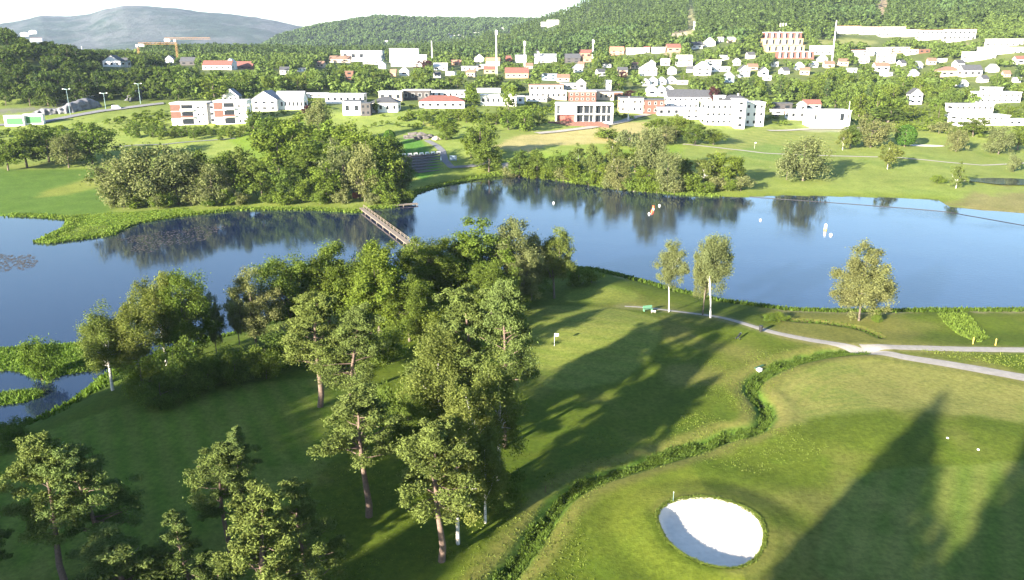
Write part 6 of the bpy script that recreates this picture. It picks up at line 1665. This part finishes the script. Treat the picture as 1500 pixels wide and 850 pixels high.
# ------------------------------------------------------------------ golf things
def flag(px, pyb, label, h=2.2):
    o, x, y, z = root_at('golf_flag', px, pyb, label, 'flag')
    MB().cyl(0, 0, -.1, h, .03, .02).build('pole', M_WHITEP, o)
    m = MB(); n = 5
    for i in range(n):
        a, b_ = i / n * .7, (i + 1) / n * .7
        ya_, yb_ = .06 * math.sin(i * 1.4), .06 * math.sin((i + 1) * 1.4)
        m.poly([(a, ya_, h - .5), (b_, yb_, h - .5), (b_, yb_, h - .03), (a, ya_, h - .03), (a, ya_ + .012, h - .5), (b_, yb_ + .012, h - .5), (b_, yb_ + .012, h - .03), (a, ya_ + .012, h - .03)], [(0, 1, 2, 3), (7, 6, 5, 4), (3, 2, 6, 7), (0, 4, 5, 1)])
    m.build('cloth', M_WHITEP, o)
flag(812, 507, 'white flag on its pin on the near green'); flag(1105, 218, 'small flag pin on the far green by the striped fairway', 3.0)
# benches and bags along the path
bench(949, 456, 'pale green bench beside the gravel path near the twin aspens', simple_mat('pale_green_paint', (.08, .20, .12), .6, .08, 3), None, .3, 1.15)
signboard(957, 459, .8, .3, 'small pale board next to the pale green bench', M_RWHITE, .25)
o, x, y, z = root_at('golf_trolley', 1082, 497, 'dark golf bag lying on its trolley on the shaded mound', 'golf trolley', .9)
v, q = tube([(-.45, 0, .45), (.55, 0, .85)], [.17, .19], 10); link('bag', mesh_from('bag', v, q, [M_BLACK]), o)
MB().bar((-.5, 0, .3), (.75, 0, 1.05), .03).build('frame', M_STEEL, o); MB().box(.5, .7, -.14, .14, .8, .95).build('bag_top', M_WHITEP, o)
for s in (-.32, .32): MB().cyl(0, 0, -.04, .04, .2, .2, 12).build('wheel', M_BLACK, o).matrix_basis = mathutils.Matrix.Translation((-.25, s, .2)) @ mathutils.Matrix.Rotation(math.pi / 2, 4, 'X')
o, x, y, z = root_at('litter_bin', 1114, 487, 'dark litter bin on a post at the gravel path', 'bin')
MB().cyl(0, 0, -.1, .25, .06).build('post', M_BLACK, o); MB().cyl(0, 0, .25, 1.15, .28, .33, 12).build('drum', M_BLACK, o); MB().cyl(0, 0, 1.153, 1.25, .36, .3, 12).build('lid', M_BLACK, o)
o, x, y, z = root_at('tee_bench', 1112, 543, 'white fronted tee sign box with a long green lid by the ditch', 'tee box', rad(38))
MB().box(-.36, .36, -.3, .3, -.1, .36).build('box', M_WHITEP, o); MB().box(-.4, 1.7, .32, .6, .25, .42).build('bench', simple_mat('dark_green_paint', (.03, .09, .04), .6, .1, 2), o)
for px, py, l in ((1425, 504, 'yellow marker post left of two by the right path'), (1458, 506, 'yellow marker post right of two by the right path')):
    o, x, y, z = root_at('marker_post', px, py, l, 'marker post'); MB().cyl(0, 0, -.2, 1.1, .085, .08, 8).build('post', M_BUOYY, o); MB().cyl(0, 0, 1.103, 1.2, .08, .03, 8).build('cap', M_BUOYY, o)
for px, py, l in ((799, 722, 'thin reddish stake at the ditch beside the grove'), (986, 735, 'thin pale stake at the rim of the bunker')):
    o, x, y, z = root_at('stake', px, py, l, 'stake'); h_ = .75 if px < 900 else 1.1
    MB().cyl(0, 0, -.2, h_, .035, .03, 6).build('shaft', M_BROWNW if px < 900 else M_STEEL, o); MB().cyl(0, 0, h_, h_ + .1, .035, .03, 6).build('tip', M_REDW if px < 900 else M_WHITEP, o)
for px, py, l in ((1388, 642, 'white distance marker stone left of two on the right fairway'), (1433, 659, 'white distance marker stone right of two on the right fairway')):
    x, y, z = G(px, py); o = MB().cyl(0, 0, -.1, .08, .16, .14, 10).cyl(0, 0, .08, .12, .14, .06, 10).build('marker_stone', M_WHITEP, None, (x, y, z)); tag(o, l, 'marker stone')
for px, py, l in ((1335, 188, 'pale sand strip bunker'),):
    pass
x, y, z = G(1358, 214)
me = bpy.data.meshes.new('sand_bunker'); me.from_pydata([(x + 8.5 * math.cos(t) , y + 2.6 * math.sin(t), float(H(x + 8.5 * math.cos(t), y + 2.6 * math.sin(t))) + .18) for t in np.linspace(0, 6.283, 25)[:-1]], [], [list(range(24))]); me.materials.append(m_sand)
tag(link('sand_bunker', me), 'thin pale sand bunker on the far fairway', 'bunker', kind='structure')
x, y, z = G(748, 243)
me = bpy.data.meshes.new('sand_beach'); me.from_pydata([(x + 4.5 * math.cos(t) , y + 3.0 * math.sin(t), float(H(x + 4.5 * math.cos(t), y + 3.0 * math.sin(t))) + .2) for t in np.linspace(0, 6.283, 25)[:-1]], [], [list(range(24))]); me.materials.append(m_pave)
tag(link('sand_beach', me), kind='structure')
# lily leaves on the left of the lake
M_LILY = simple_mat('lily_leaves', (.085, .07, .05), .6, .2, .5)
def lilies(pts, n, seed):
    poly = W(pts); rs = np.random.RandomState(seed); xs = [p[0] for p in poly]; ys = [p[1] for p in poly]
    X = rs.uniform(min(xs), max(xs), n); Y = rs.uniform(min(ys), max(ys), n)
    s = (sdf(poly, X, Y) + fbm(X / 6, Y / 6) * 8 < 0) & (lake_sd(X, Y) < -.5); X, Y = X[s], Y[s]
    r_ = rs.uniform(.10, .30, len(X)); k = 6
    a = np.arange(k) * 6.2832 / k
    V = np.stack([X[:, None] + r_[:, None] * np.cos(a), Y[:, None] + r_[:, None] * np.sin(a), np.full((len(X), k), .03) + rs.uniform(0, .008, (len(X), 1))], -1).reshape(-1, 3)
    Q = np.arange(len(X) * k).reshape(-1, k)
    tag(link('lily_pads', mesh_from('lily_pads', V, Q, [M_LILY])), 'brownish lily leaves floating on the lake at left', 'lily pads', kind='stuff')
lilies([(-60, 372), (20, 372), (68, 386), (40, 398), (-60, 402)], 1700, 1)
lilies([(170, 352), (240, 338), (330, 330), (300, 352), (210, 372)], 1300, 2)
# ------------------------------------------------------------------ the evening air
if HAZE > 0:
    m = MB().box(-7750, 7750, -7750, 7750, -3.0, float(GZ.max()) + 60)
    mh = bpy.data.materials.new('evening_haze'); mh.use_nodes = True; nt = mh.node_tree; nt.nodes.clear()
    out = nt.nodes.new('ShaderNodeOutputMaterial'); pv = nt.nodes.new('ShaderNodeVolumePrincipled')
    pv.inputs['Color'].default_value = (.60, .73, 1.0, 1); pv.inputs['Density'].default_value = HAZE; pv.inputs['Anisotropy'].default_value = .0
    nt.links.new(pv.outputs[0], out.inputs['Volume'])
    o = m.build('haze', mh); tag(o, kind='stuff')
